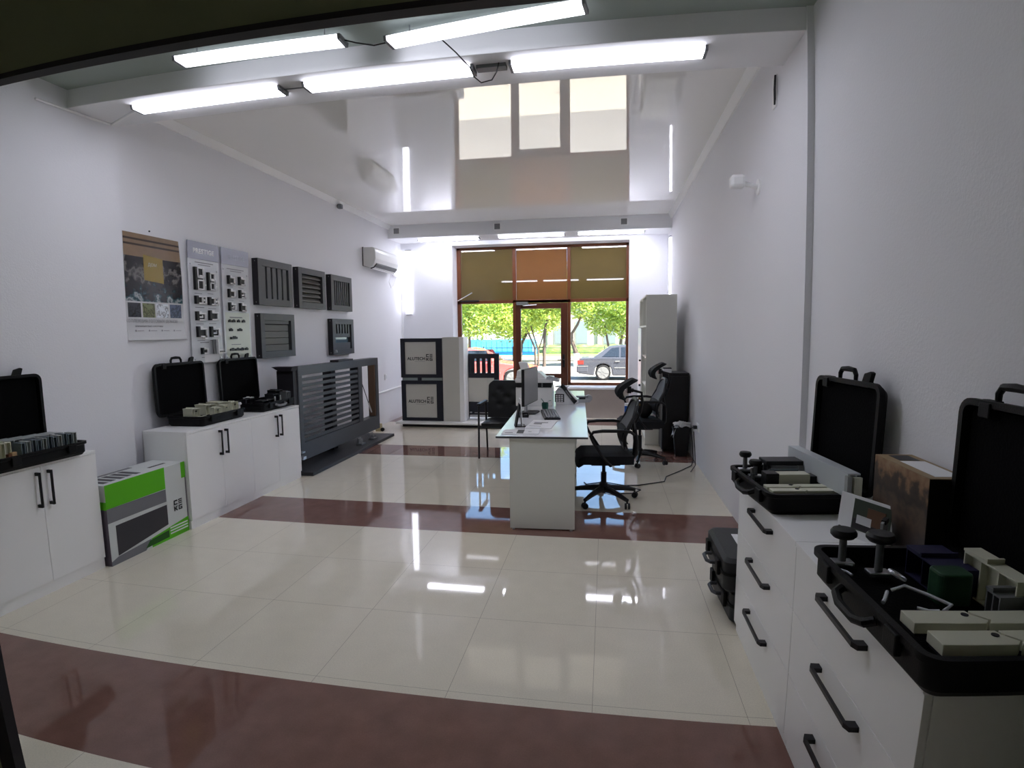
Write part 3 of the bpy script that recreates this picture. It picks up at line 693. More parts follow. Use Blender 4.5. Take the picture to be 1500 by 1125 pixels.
# chrome lock parts lying on the foam
CHR = mat('chrome', (236, 240, 248), .3, metal=.5)
def chrome(label, pts, r=.004, ring=None):
    t = thing('lock_part', label, 'lock part', CR2.matrix_basis @ Vector(pts[0]), 0)
    o = CR2.matrix_basis; P = [o @ Vector(p) for p in pts]
    obj('rod', MB().tube(P, r, 8), CHR, t, world=True, smooth=True)
    if ring:
        c = o @ Vector(ring); m = MB().at(Matrix.Translation(c) @ Matrix.Rotation(.5, 4, 'Y'))
        m.tube([(.02*math.cos(a*PI/8), .02*math.sin(a*PI/8), 0) for a in range(16)], .005, 8, closed=True); obj('ring', m, CHR, t, world=True, smooth=True)
    return t
chrome('bent chrome rod with round eye on the foam of the nearest right case', [(.25, .10, .075), (.255, .13, .09), (.30, .17, .085), (.34, .20, .08), (.36, .17, .075)], .0045, (.235, .12, .11))
chrome('short chrome latch rod at the front of the nearest right case', [(.26, .085, .075), (.30, .06, .075), (.32, .045, .075)], .005)
chrome('thin steel hook rod beside the far knob in the nearest right case', [(.045, .02, .065), (.06, .03, .068), (.065, .055, .068), (.075, .08, .066)], .003)
chrome('small brass coloured key pin in the nearest right case', [(.10, .03, .066), (.12, .045, .067), (.14, .05, .066)], .0035)
chrome('chrome cross bolt at the middle of the nearest right case', [(.335, .12, .07), (.35, .14, .07), (.36, .16, .075)], .004)

# photo carton and framed photo card
def photo_mat(name, stops, scale=3., rough=.35, amp=.2):
    m = mat(name, (128, 128, 128), rough)
    nt = m.node_tree; b = nt.nodes['Principled BSDF']; L = nt.links
    tc = nt.nodes.new('ShaderNodeTexCoord'); n = nt.nodes.new('ShaderNodeTexNoise'); n.inputs['Scale'].default_value = scale*4; n.inputs['Detail'].default_value = 6
    L.new(tc.outputs['Object'], n.inputs['Vector'])
    sp = nt.nodes.new('ShaderNodeSeparateXYZ'); L.new(tc.outputs['Object'], sp.inputs[0])
    a = nt.nodes.new('ShaderNodeMath'); a.operation = 'MULTIPLY_ADD'; a.inputs[1].default_value = amp; L.new(n.outputs['Fac'], a.inputs[0]); L.new(sp.outputs[2], a.inputs[2])
    r = nt.nodes.new('ShaderNodeValToRGB'); r.color_ramp.elements.remove(r.color_ramp.elements[0])
    r.color_ramp.elements[0].position = stops[0][0]; r.color_ramp.elements[0].color = (*lin(stops[0][1]), 1)
    for p_, c_ in stops[1:]:
        e = r.color_ramp.elements.new(p_); e.color = (*lin(c_), 1)
    L.new(a.outputs[0], r.inputs[0]); L.new(r.outputs[0], b.inputs['Base Color'])
    return m
SUNSET = photo_mat('sunset_print', [(.0, (36, 31, 31)), (.20, (58, 48, 44)), (.25, (88, 70, 56)), (.30, (42, 36, 34)), (.345, (66, 52, 44)), (.375, (138, 104, 76)), (.43, (160, 136, 106))], 6)
CARD = mat('brown_carton_top', (150, 128, 96), .6, var=.15, vscale=12)
t = thing('photo_carton', 'brown carton printed with a sunset town view between the two right cases', 'carton', (.965, 2.075, .808), math.radians(-90))
# local x along -Y, local y along +X
obj('box_body', MB().m(0).box(0, 0, 0, .345, .125, .30).m(1).box(.0005, .0005, .2995, .3445, .1245, .3015), [SUNSET, CARD], t)
obj('end_print', MB().box(.345, .001, .001, .3465, .124, .299), mat('black_print', (16, 14, 14), .5), t)
obj('label_print', MB().box(.11, .03, .3016, .32, .11, .3024), PAPER, t); obj('label_print', MB().box(.02, .035, .3016, .10, .10, .3024), DKP, t)
t = thing('photo_card', 'small white framed photo of a white car leaning on the brown carton', 'photo', (.875, 2.09, .809), math.radians(-64))
MP = Matrix.Rotation(math.radians(-7), 4, 'X')
obj('backing', MB().at(MP).box(-.03, 0, 0, .19, .006, .15), PAPER, t)
obj('photo_print', MB().at(MP).m(0).box(.03, -.002, .03, .18, 0, .14).m(1).box(.035, -.0035, .035, .17, -.001, .07).m(2).box(.05, -.005, .055, .11, -.002, .085).m(3).box(.09, -.0045, .06, .16, -.002, .12), [mat('photo_green', (52, 62, 50), .4), mat('photo_road', (40, 34, 40), .4), mat('photo_car', (206, 208, 212), .4), mat('photo_garage', (92, 62, 42), .4)], t)
obj('eyelet', MB().at(MP).lathe([(.006, -.002), (.006, .001)], 12, 'y', (-.018, 0, .02)), BLK, t)

# two closed cases stacked on the floor by the far right cabinet
def closed_case(label, loc, rz, L, D, H, sticker):
    t = thing('closed_case', label, 'case', loc, rz, 'closed black cases stacked on the floor')
    for nm, z0, z1, inset in (('bottom_shell', 0, H*.56, .02), ('top_shell', H*.57, H, .02)):
        a, b_ = (inset, 0) if z0 == 0 else (0, inset)
        lp = [(rrect(L-2*a, D-2*a, .03, 5, L/2, D/2), z0), (rrect(L, D, .04, 5, L/2, D/2), z0+(.02 if z0 == 0 else 0)), (rrect(L, D, .04, 5, L/2, D/2), z1-(.02 if z0 else 0)), (rrect(L-2*b_, D-2*b_, .03, 5, L/2, D/2), z1)]
        n = len(lp[0][0]); vs = []; fs = [list(range(n))[::-1]]
        for q, z in lp: vs += [(x, y, z) for x, y in q]
        for i in range(3):
            for k in range(n): fs.append((i*n+k, i*n+(k+1) % n, (i+1)*n+(k+1) % n, (i+1)*n+k))
        fs.append(list(range(3*n, 4*n)))
        obj(nm, MB().add(vs, fs), mat('charcoal_case_plastic', (30, 32, 35), .5, bump=.2, bscale=200), t, smooth=True)
    obj('seam_rim', MB().prism(rrect(L+.012, D+.012, .045, 5, L/2, D/2), H*.52, H*.60), BLACKP, t)
    for lx in (.22, .78): obj('latch', MB().box(L*lx-.03, -.022, H*.35, L*lx+.03, -.004, H*.78), BLACKP, t, bevel=.005)
    obj('handle', MB().tube([(L*.5-.065, -.006, H*.5), (L*.5-.065, -.035, H*.5), (L*.5-.04, -.052, H*.5), (L*.5+.04, -.052, H*.5), (L*.5+.065, -.035, H*.5), (L*.5+.065, -.006, H*.5)], .011, 8), mat('grey_case_handle', (70, 72, 76), .5), t, smooth=True)
    if sticker: obj('sticker', MB().box(L*.25, D*.28, H, L*.62, D*.44, H+.0012), PAPER, t)
closed_case('lower closed black case in the floor stack beside the far right cabinet', (.655, 3.375, 0), math.radians(-88), .50, .39, .187, False)
closed_case('upper closed black case with white sticker in the floor stack', (.625, 3.365, .187), math.radians(-90), .51, .40, .187, True)

# ================================================================ green carton
GREEN = mat('bright_green_print', (92, 190, 20), .4); CW = mat('white_carton', (214, 218, 216), .5); CGR = mat('grey_print', (120, 120, 126), .45); CDK = mat('dark_print', (56, 54, 60), .45); DKG = mat('dark_green_print', (30, 92, 14), .45); PURP = mat('violet_grey_print', (98, 88, 104), .45)
t = thing('carton', 'white and bright green carton standing between the left white cabinets', 'carton', (-3.28, 2.985, 0), math.radians(90))
# local x along +Y (0..0.74), local y into the wall, z up
obj('box_body', MB().box(0, 0, 0, .742, .30, .565), CW, t, bevel=.002)
f = MB()
f.m(0).box(-.001, -.0015, .40, .53, .0, .566).box(-.0015, -.001, .395, 0, .302, .45).box(.70, -.0015, .44, .7435, .0, .566)
f.m(1).prism([(0, .30), (.53, .30), (.53, .395), (0, .40)], -.0015, 0, 'y')
f.m(2).prism([(.06, .055), (.53, .12), (.53, .275), (.06, .27)], -.002, -.0005, 'y')
f.m(0).prism([(.36, .0), (.743, .0), (.743, .12), (.36, .07)], -.0015, 0, 'y')
f.m(3).prism([(.30, .015), (.53, .02), (.53, .075), (.34, .06)], -.0022, -.0005, 'y')
f.m(1).prism([(0, 0), (.30, 0), (.36, .07), (.06, .05), (0, .03)], -.0013, 0, 'y')
f.m(4).box(-.0012, -.001, 0, .0, .30, .40).box(.735, -.0012, .0, .7432, 0, .56)
obj('front_print', f, [GREEN, CGR, CDK, DKG, PURP], t)
f = MB().m(1)
for k in range(5): f.box(.04+k*.07, .05+.01*(k % 2), .5652, .085+k*.07, .22, .5662)
f.m(0).box(.05, .24, .5652, .48, .28, .5662).m(1).box(.50, .10, .5652, .66, .125, .5662)
obj('top_print', f, [CGR, CDK], t)
def emblem(name, parent, origin, ux, uy, s, m):
    """2 x 2 block emblem: C, bars / K, G like square glyphs"""
    b = MB(); M = frame_M(origin, ux, uy); b.at(M); d = .0012
    g = .10*s; c = .45*s
    def bx(x0, y0, x1, y1): b.box(x0*s, y0*s, 0, x1*s, y1*s, d)
    bx(0, .56, .12, 1.0); bx(0, .88, .44, 1.0); bx(0, .56, .44, .66)          # C
    bx(.56, .90, 1.0, 1.0); bx(.56, .73, 1.0, .82); bx(.56, .56, 1.0, .65)     # bars
    bx(0, 0, .12, .44); b.prism([(.12*s, .22*s), (.30*s, .44*s), (.44*s, .44*s), (.26*s, .22*s), (.44*s, 0), (.30*s, 0)], 0, d)   # K
    bx(.56, 0, .66, .44); bx(.56, .34, 1.0, .44); bx(.56, 0, 1.0, .10); bx(.90, 0, 1.0, .24); bx(.76, .16, 1.0, .24)                # G
    return obj(name, b, m, parent)
emblem('emblem', t, (.60, -.002, .20), (1, 0, 0), (0, 0, 1), .085, BLK)
f = MB()
for k in range(3): f.box(.545, -.0026, .035+k*.022, .73, -.0012, .045+k*.022)
obj('print_lines', f, PAPER, t)
# ================================================================ left wall: poster, sample boards, panels
WX = -3.76
def wallM(y, z, x=WX): return frame_M((x, y, z), (0, 1, 0), (0, 0, 1))     # text plane facing +X
def each(name, b, m, parent):
    for k in range(len(b.v)//8):
        q = MB(); q.v = b.v[k*8:k*8+8]; q.f = [[i for i in f] for f in b.f[:6]]; q.mi = [0]*6; obj(name, q, m, parent, world=True)
def rect(b, y0, z0, y1, z1, x0, x1=None):
    return b.box(x0, y0, z0, x1 if x1 is not None else x0+.0008, y1, z1)
t = thing('poster', 'glossy hanging poster with house photos and Cyrillic headline, left wall', 'poster', (WX, 4.05, 1.53))
def curl(u, v):
    y = 3.735+.615*u; z = 2.40-.87*v
    bend = .012 + .05*max(0, v-.86)**1.2*3 + .018*(u**6)*math.sin(PI*min(1, v*1.3))
    return (WX+bend, y + .03*(v**2)*u, z)
obj('sheet', MB().grid(curl, 20, 30, thick=(.0012, 0, 0)), mat('poster_paper', (205, 206, 208), .22, spec=.6), t, world=True, smooth=True)
def photo_grid(name, u0, u1, v0, v1, m, parent, off=.002):
    def fn(u, v):
        p = curl(u0+(u1-u0)*u, v0+(v1-v0)*v); return (p[0]+off, p[1], p[2])
    return obj(name, MB().grid(fn, 10, 10), m, parent, world=True, smooth=True)
HOUSE = photo_mat('night_house_print', [(.36, (44, 50, 58)), (.44, (130, 150, 160)), (.49, (190, 194, 196)), (.54, (70, 84, 92)), (.60, (168, 176, 178)), (.645, (50, 84, 92)), (.70, (24, 26, 34)), (.80, (30, 28, 32)), (.88, (120, 116, 112)), (.93, (34, 30, 32))], 3.5, .15, .62)
photo_grid('house_photo', .01, .99, .215, .635, HOUSE, t)
EAVE = mat('wood_eave_print', (140, 116, 92), .2, var=.12, vscale=20)
photo_grid('eave_photo', .01, .99, .0, .215, EAVE, t)
for v in (.045, .095): photo_grid('eave_shadow', .01, .99, v, v+.018, mat('eave_dark', (58, 46, 38), .2), t, .003)
YEL = mat('ochre_sign_print', (150, 126, 44), .2)
def sgn(u, v): p = curl(.33+.34*u, .19+.24*v+.02*u); return (p[0]+.004, p[1], p[2])
obj('ochre_sign', MB().grid(sgn, 6, 6), YEL, t, world=True)
for k, (cols, lb) in enumerate((((40, 44, 50), 'a'), ((96, 100, 70), 'b'), ((176, 180, 186), 'c'), ((74, 84, 104), 'd'))):
    m = photo_mat('small_house_print_%s' % lb, [(.30, tuple(int(c*.45) for c in cols)), (.36, cols), (.43, tuple(min(255, int(c*1.35)) for c in cols)), (.47, tuple(int(c*.7) for c in cols)), (.54, tuple(min(255, int(c*1.3)) for c in cols))], 9, .2, .5)
    photo_grid('small_photo', .035+k*.238, .245+k*.238, .65, .785, m, t)
GTX = mat('grey_lettering', (150, 150, 154), .5); WTX = mat('white_lettering', (250, 250, 250), .5); DTX = mat('dark_lettering', (40, 40, 42), .5)
def rot_text(parent, nm, s, size, y, z, m, x=WX, sp=1., bold=0., al='CENTER', d=.0006):
    me = text_mesh(s, size, wallM(y, z, x), d, al, sp, bold); return obj(nm, me, m, parent, world=True)
rot_text(t, 'headline', 'КОЛЛЕКЦИЯ ГОТОВЫХ ДОМОВ', .036, 4.00, 1.685, GTX, WX+.022)
rot_text(t, 'subline', 'алюминиевые системы', .026, 3.96, 1.645, GTX, WX+.022)
b = MB()
for k in range(4):
    y = 3.81+k*.14; rect(b, y, 1.60, y+.014, 1.614, WX+.022); rect(b, y+.025, 1.604, y+.09, 1.609, WX+.022)
each('icon', b, GTX, t)
rot_text(t, 'sign_text', 'дом', .05, 4.03, 2.16, mat('pale_lettering', (210, 206, 180), .4), WX+.02)
t2 = obj('wall_pin', MB().lathe([(.006, 0), (.008, .006), (.003, .012)], 10, 'x'), DTX); t2.location = (WX, 4.03, 2.44); tag(t2, 'tiny dark pin in the wall above the poster', 'pin')

ACR = mat('frosted_board', (205, 208, 212), .2, spec=.6); HEADG = mat('silver_header', (142, 144, 156), .3, metal=.2)
def hdr_board(label, y0, y1, z0, z1, name):
    t = thing('sample_board', label, 'board', (WX, (y0+y1)/2, z0))
    obj('panel', MB().box(WX+.02, y0, z0, WX+.026, y1, z1), ACR, t, world=True, bevel=.0015)
    obj('header', MB().box(WX+.026, y0-.006, z1-.15, WX+.034, y1-.004, z1+.012), HEADG, t, world=True)
    for (y, z) in ((y0+.03, z1-.20), (y1-.03, z1-.24), (y0+.03, z0+.04), (y1-.03, z0+.04)):
        obj('standoff', MB().lathe([(.009, .001), (.009, .03), (.006, .034)], 12, 'x', (WX, y, z)), STEEL, t, world=True, smooth=True)
    return t
PB = mat('black_profile_section', (26, 26, 28), .5); PW = mat('white_profile_section', (232, 232, 234), .4)
def section(label, y, z, w, h, kind, group):
    """aluminium window profile cut, fixed on the board: dark back wall, white chambers"""
    t = thing('profile_section', label, 'profile sample', (WX+.026, y, z), 0, group)
    d = .028
    obj('dark_web', MB().box(0, 0, 0, d, w*.22, h).box(0, w*.22, h*.04, d*.55, w*.94, h*(.94 if kind in ('tall', 'flat') else .68)), PB, t)
    b = MB(); e = .013
    ww = w*.78; x0 = w*.22
    if kind == 'tall':
        for (a, c) in ((.52, 1.0), (.0, .46)):
            b.box(0, x0, h*a, d, x0+ww, h*a+e).box(0, x0, h*c-e, d, x0+ww, h*c).box(0, x0, h*a, d, x0+e, h*c).box(0, x0+ww-e, h*a, d, x0+ww, h*c)
        b.box(0, x0+ww*.35, h*.6, d, x0+ww*.75, h*.66).box(0, x0+ww, h*.2, d, x0+ww*1.22, h*.27)
    elif kind == 'flat':
        b.box(0, x0, 0, d, x0+ww, e).box(0, x0, h-e, d, x0+ww, h).box(0, x0+ww-e, 0, d, x0+ww, h).box(0, x0+ww*.45, 0, d, x0+ww*.45+e, h).box(0, x0+ww*.5, h*.35, d, x0+ww*.8, h*.6)
    else:
        b.box(0, x0, 0, d, x0+ww, e).box(0, x0, h*.7, d, x0+ww, h*.7+e).box(0, x0+ww-e, 0, d, x0+ww, h*.7).box(0, x0, h-e, d, x0+ww*.4, h)
        if kind == 'foot': b.box(0, x0+ww*.6, -h*.15, d, x0+ww*1.05, e)
        if kind == 'ell': b.box(0, x0, h*.3, d, x0+ww*.55, h*.3+e).box(0, x0+ww*.5, h*.3, d, x0+ww*.55, h*.6)
    obj('chambers', b, PW, t)
    return t
t = hdr_board('tall pale board headed PRESTIGE with window profile cuts, left wall', 4.44, 4.86, 1.30, 2.42, 'P')
rot_text(t, 'board_title', 'PRESTIGE', .062, 4.645, 2.345, WTX, WX+.0345, 1.12, .002)
b = MB()
rect(b, 4.53, 2.238, 4.78, 2.247, WX+.026); rect(b, 4.57, 2.218, 4.74, 2.226, WX+.026)
gpz = [(4.50, 1.985, .12, .21, 'tall', 'tallest two-chamber profile cut, top left of the PRESTIGE board'), (4.675, 1.99, .10, .17, 'tall', 'two-chamber profile cut, top right of the PRESTIGE board'),
       (4.50, 1.855, .14, .075, 'flat', 'flat profile cut, second row left of the PRESTIGE board'), (4.675, 1.85, .13, .075, 'flat', 'flat profile cut, second row right of the PRESTIGE board'),
       (4.50, 1.70, .12, .085, 'ell', 'profile cut, third row left of the PRESTIGE board'), (4.675, 1.705, .12, .095, 'step', 'profile cut, third row right of the PRESTIGE board'),
       (4.505, 1.545, .12, .10, 'foot', 'footed profile cut, fourth row left of the PRESTIGE board'), (4.68, 1.545, .12, .10, 'ell', 'profile cut, fourth row right of the PRESTIGE board'),
       (4.55, 1.385, .08, .06, 'step', 'small corner profile cut, bottom left of the PRESTIGE board')]
for (y, z, w_, h_, k_, lb) in gpz:
    section(lb, y, z, w_, h_, k_, None); rect(b, y+.01, z-.035, y+w_-.01, z-.029, WX+.026)
rect(b, 4.55, 1.49, 4.67, 1.497, WX+.026)
each('caption', b, mat('grey_caption', (118, 118, 124), .5), t)
obj('white_note', MB().box(WX+.026, 4.60, 1.302, WX+.027, 4.80, 1.38), PAPER, t, world=True)
t = thing('corner_sample', 'folded grey metal corner sample at bottom right of the PRESTIGE board', 'profile sample', (WX+.026, 4.69, 1.38))
obj('curved_plate', MB().grid(lambda u, v: (.03*(1-u)**2, .0+.075*u, .14*v), 8, 2, thick=(.004, 0, 0)), GREYM, t, smooth=True)
obj('angle', MB().box(0, .075, 0, .028, .09, .14).box(0, .09, 0, .028, .175, .012).box(0, .09, .03, .028, .16, .042), PW, t)
for k in range(4): obj('rivet', MB().box(.028, .1+k*.018, .014, .030, .108+k*.018, .028), PB, t)
t = hdr_board('second pale board with smaller profile cuts, right of the PRESTIGE board', 4.90, 5.33, 1.30, 2.42, 'Q')
rot_text(t, 'board_title', 'PRESTIGE', .058, 5.13, 2.345, mat('faint_lettering', (188, 190, 198), .5), WX+.0345, 1.1)
b = MB(); rect(b, 4.98, 2.225, 5.25, 2.233, WX+.026); rect(b, 5.03, 2.205, 5.21, 2.212, WX+.026)
rows = ['first', 'second', 'third']
for r_ in range(3):
    for c_ in range(2):
        y, z = 4.975+c_*.17, 2.075-r_*.135
        section('small profile cut, %s row %s of the second board' % (rows[r_], 'left' if c_ == 0 else 'right'), y, z, .095, .085, ['foot', 'step', 'ell'][(r_+c_) % 3], 'profile cuts on the second board')
        rect(b, y+.01, z-.03, y+.09, z-.025, WX+.026)
rect(b, 4.99, 1.735, 5.19, 1.745, WX+.0275); rect(b, 5.0, 1.46, 5.15, 1.467, WX+.0275)
each('caption', b, MATS['grey_caption'], t)
obj('insert_sheet', MB().box(WX+.026, 4.925, 1.33, WX+.0272, 5.31, 1.79), mat('greenish_sheet', (206, 210, 198), .25), t, world=True)
for k, (y, z, w_) in enumerate(((4.965, 1.69, .035), (5.02, 1.69, .045), (5.10, 1.69, .04), (5.18, 1.69, .045), (4.97, 1.60, .05), (5.10, 1.60, .07), (4.985, 1.52, .10), (4.97, 1.40, .07), (5.055, 1.40, .06), (5.13, 1.40, .055), (5.21, 1.40, .045))):
    o = obj('gasket_sample', MB().box(0, 0, 0, .012, w_, .022).box(0, w_*.4, .022, .01, w_*.8, .03), PB); o.location = (WX+.0275, y, z); tag(o, 'tiny black gasket cut on the lower sheet of the second board', 'gasket', 'gasket cuts on the second board')

# anthracite sample panels hung on the wall
SHADE = mat('panel_recess_shade', (30, 30, 34), .6); PANF = mat('panel_infill', (88, 86, 80), .5, var=.04); GLZ = mat('bluish_glass_infill', (96, 116, 130), .08, spec=.7)
def wall_panel(label, y0, y1, z0, z1, kind):
    t = thing('fence_panel_sample', label, 'sample panel', (WX, (y0+y1)/2, z0), 0, 'anthracite fence panel samples')
    d0, d1 = WX+.003, WX+.075; fw = .075
    f = MB().box(d0, y0, z0, d1, y0+fw, z1).box(d0, y1-fw, z0, d1, y1, z1).box(d0, y0+fw, z0, d1, y1-fw, z0+fw).box(d0, y0+fw, z1-fw, d1, y1-fw, z1)
    obj('frame', f, ANTH, t, world=True, bevel=.002)
    b0 = MB().box(d0-.001, y0-.0015, z0+.001, d1-.002, y0+.001, z1-.001)
    obj('side_profile', b0, ANTHD, t, world=True)
    obj('backing', MB().box(d0, y0+fw, z0+fw, d0+.004, y1-fw, z1-fw), SHADE, t, world=True)  # dark sheet painted in for the shade behind the slats
    ya, yb, za, zb = y0+fw, y1-fw, z0+fw, z1-fw
    def slat(nm, y_0, z_0, y_1, z_1, m=ANTH, x1=d1-.012): obj(nm, MB().box(d0+.012, y_0, z_0, x1, y_1, z_1), m, t, world=True, bevel=.002)
    if kind == 'v5':
        n = 5; p = (yb-ya)/n
        for k in range(n): slat('slat', ya+k*p, za, ya+k*p+p*.72, zb)
    if kind == 'v8':
        n = 8; p = (yb-ya)/n
        for k in range(n): slat('slat', ya+k*p, za, ya+k*p+p*.52, zb)
    if kind == 'louver':
        n = 6; p = (zb-za)/n
        for k in range(n):
            m = MB().prism([(d0+.01, za+k*p), (d1-.012, za+k*p+p*.15), (d1-.012, za+k*p+p*.32), (d0+.03, za+(k+1)*p), (d0+.01, za+(k+1)*p)], ya, yb-.035, 'y')
            # prism in (x,z) along y
            obj('louver', m, PANF, t, world=True)
    if kind == 'plank':
        n = 4; p = (zb-za-.045)/n
        slat('slat', ya, zb-.04, yb-.03, zb, ANTH)
        for k in range(n): slat('plank', ya, za+k*p, yb-.035, za+(k+1)*p-.005, PANF, d1-.02)
    if kind == 'mix':
        n = 6; p = (yb-ya)/n; zm = zb-.13
        for k in range(n): slat('slat', ya+k*p, zm, ya+k*p+p*.55, zb)
        slat('rail', ya, zm-.055, yb-.03, zm, ANTH)
        obj('glass_infill', MB().box(d0+.01, ya, za+.09, d0+.03, yb-.03, zm-.055), GLZ, t, world=True)
        slat('rail', ya, za, yb-.03, za+.09, ANTH)
        obj('lock_part', MB().lathe([(.02, 0), (.02, .02), (.012, .03)], 12, 'x', (d1, y0+.05, z0+.05)).box(d1, y0+.02, z0+.03, d1+.015, y0+.09, z0+.045), STEEL, t, world=True)
    for (zz) in (z0+.03, z1-.03): obj('screw', MB().lathe([(.005, y0-.004), (.005, y0)], 8, 'y', (WX+.04, 0, zz)), STEEL, t, world=True)
    return t
wall_panel('dark grey panel with five wide vertical slats, upper row left end on left wall', 5.43, 6.10, 1.885, 2.39, 'v5')
wall_panel('dark grey panel with wavy horizontal louvers, middle of the upper row on left wall', 6.245, 6.905, 1.885, 2.385, 'louver')
wall_panel('dark grey panel with narrow vertical slats, upper row nearest the air conditioner', 7.07, 7.70, 1.885, 2.375, 'v8')
wall_panel('dark grey panel with horizontal planks, lower row beside the PRESTIGE boards', 5.44, 6.115, 1.30, 1.795, 'plank')
wall_panel('dark grey panel with short slats over bluish glass, lower row above gate', 7.07, 7.72, 1.27, 1.77, 'mix')

# air conditioner
ACW = mat('white_appliance_plastic', (232, 232, 230), .35)
t = thing('air_conditioner', 'white split air conditioner high on left wall near shopfront', 'air conditioner', (WX, 8.75, 2.61))
prof = [(WX+.005, 2.63), (WX+.10, 2.60), (WX+.15, 2.612), (WX+.195, 2.66), (WX+.215, 2.74), (WX+.215, 2.84), (WX+.205, 2.89), (WX+.17, 2.915), (WX+.005, 2.915)]
obj('body', MB().prism(prof, 8.27, 9.27, 'y'), ACW, t, world=True, bevel=.008)
obj('air_outlet', MB().prism([(WX+.10, 2.588), (WX+.154, 2.596), (WX+.206, 2.650), (WX+.202, 2.672), (WX+.145, 2.63), (WX+.10, 2.61)], 8.34, 9.20, 'y'), BLK, t, world=True)
obj('louver', MB().prism([(WX+.120, 2.583), (WX+.165, 2.602), (WX+.167, 2.607), (WX+.12, 2.590)], 8.35, 9.19, 'y'), ACW, t, world=True)
obj('back_plate', MB().box(WX, 8.262, 2.625, WX+.012, 9.275, 2.92), DTX, t, world=True)
obj('hose', MB().tube([(WX+.06, 9.27, 2.68), (WX+.06, 9.36, 2.64), (WX+.03, 9.50, 2.60), (WX+.02, 9.9, 2.58)], .022, 8).tube([(WX+.08, 9.25, 2.62), (WX+.05, 9.22, 2.45), (WX+.03, 9.36, 2.36), (WX+.02, 9.5, 2.40), (WX+.02, 9.62, 2.55)], .007, 6), TRIMW, t, world=True, smooth=True)

# ================================================================ sliding gate sample on its base board
t = thing('gate_sample', 'dark grey slatted sliding gate sample standing on a black base board', 'gate', (-3.36, 6.6, 0))
GX0, GX1 = -3.46, -3.335
obj('base_board', MB().box(-3.60, 5.46, 0, -3.15, 7.86, .04), mat('black_base_board', (48, 50, 54), .5), t, world=True, bevel=.004)
f = MB().box(GX0, 5.56, 1.10, GX1, 7.76, 1.20).box(GX0, 5.56, .14, GX1, 7.76, .335).box(GX0, 7.66, .335, GX1, 7.76, 1.10).box(GX0, 5.56, .335, GX1, 5.64, 1.10).box(GX0, 7.08, .335, GX1, 7.20, 1.10)
obj('frame', f, mat('gate_graphite', (72, 75, 80), .45, bump=.05, bscale=300), t, world=True, bevel=.003)
for k in range(11):
    z = .345+k*.0685
    obj('slat', MB().prism([(GX1-.028, z), (GX1-.008, z), (GX1-.008, z+.036), (GX1-.028, z+.036)], 5.635, 7.085, 'y'), MATS['gate_graphite'], t, world=True, bevel=.0015)
obj('post', MB().box(-3.55, 5.48, .04, -3.35, 5.562, 1.16), ANTHD, t, world=True, bevel=.003)
obj('post', MB().box(-3.62, 6.62, .04, -3.50, 6.74, 1.10), ANTHD, t, world=True, bevel=.003)
obj('post_cap', MB().prism([(-3.585, 1.205), (-3.335, 1.205), (-3.345, 1.16), (-3.50, 1.16)], 5.44, 5.57, 'y'), ANTHD, t, world=True)
each('inner_strip', MB().box(GX0+.02, 7.201, .34, GX1-.01, 7.222, 1.10).box(GX0+.02, 7.638, .34, GX1-.01, 7.659, 1.10), mat('bronze_strip', (110, 84, 66), .5), t)
obj('diagonal_brace', MB().tube([(-3.40, 7.23, 1.0), (-3.40, 7.62, .40)], .006, 6), BLK, t, world=True); obj('turnbuckle', MB().tube([(-3.40, 7.52, .555), (-3.40, 7.62, .40)], .011, 8), STEEL, t, world=True)
for y in (7.02, 7.42): obj('roller_carriage', MB().box(-3.345, y-.06, .04, -3.26, y+.06, .055).box(-3.335, y-.05, .055, -3.325, y+.05, .13).lathe([(.03, -.008), (.03, .008)], 14, 'x', (-3.30, y, .085)), STEEL, t, world=True)
obj('top_guide', MB().box(-3.46, 6.53, 1.20, -3.34, 6.95, 1.225), ANTHD, t, world=True, bevel=.004)
each('end_clip', MB().box(-3.335, 5.50, .17, -3.28, 5.56, .20).box(-3.335, 5.50, .24, -3.29, 5.56, .255), STEEL, t)
t = thing('wall_bracket', 'small beige block with black wheel by the wall past the gate end', 'bracket', (-3.55, 8.25, 0)); obj('block', MB().box(-3.60, 8.2, .0, -3.52, 8.28, .12), mat('beige_block', (196, 180, 140), .6), t, world=True); obj('wheel', MB().lathe([(.03, -.015), (.03, .015)], 14, 'y', (-3.49, 8.22, .03)), BLK, t, world=True)

# ================================================================ display stand by the window
t = thing('display_platform', 'low white display platform in front of the left shopfront window', 'platform', (-2.6, 9.2, 0))
obj('top_board', MB().box(-3.43, 8.62, .055, -1.66, 9.86, .085), TRIMW, t, world=True, bevel=.004)
obj('recessed_base', MB().box(-3.34, 8.72, 0, -1.74, 9.80, .055), BLK, t, world=True)  # black colour stands in for the shadow under the raised platform
LIGHTP = mat('light_grey_panel', (208, 206, 198), .45)
t = thing('logo_display', 'dark framed display of two square ALUTECH panels on white platform', 'display', (-3.03, 8.84, .085))
YD = 8.80
x0, x1 = -3.375, -2.655
f = MB()
for (za, zb) in ((.085, .765), (.815, 1.47)):
    f.box(x0, YD, za, x0+.075, YD+.08, zb).box(x1-.105, YD, za, x1, YD+.08, zb).box(x0+.075, YD, za, x1-.105, YD+.08, za+.055).box(x0+.075, YD, zb-.06, x1-.105, YD+.08, zb)
f.box(-3.085, YD+.005, .765, -3.02, YD+.075, .815)
obj('frame', f, NAVY, t, world=True, bevel=.003)
obj('glass_slip', MB().box(x0+.02, YD+.01, .768, -3.09, YD+.07, .812), mat('greenish_acrylic', (150, 160, 158), .2), t, world=True); obj('glass_slip', MB().box(-3.015, YD+.01, .768, x1-.005, YD+.07, .812), MATS['greenish_acrylic'], t, world=True)
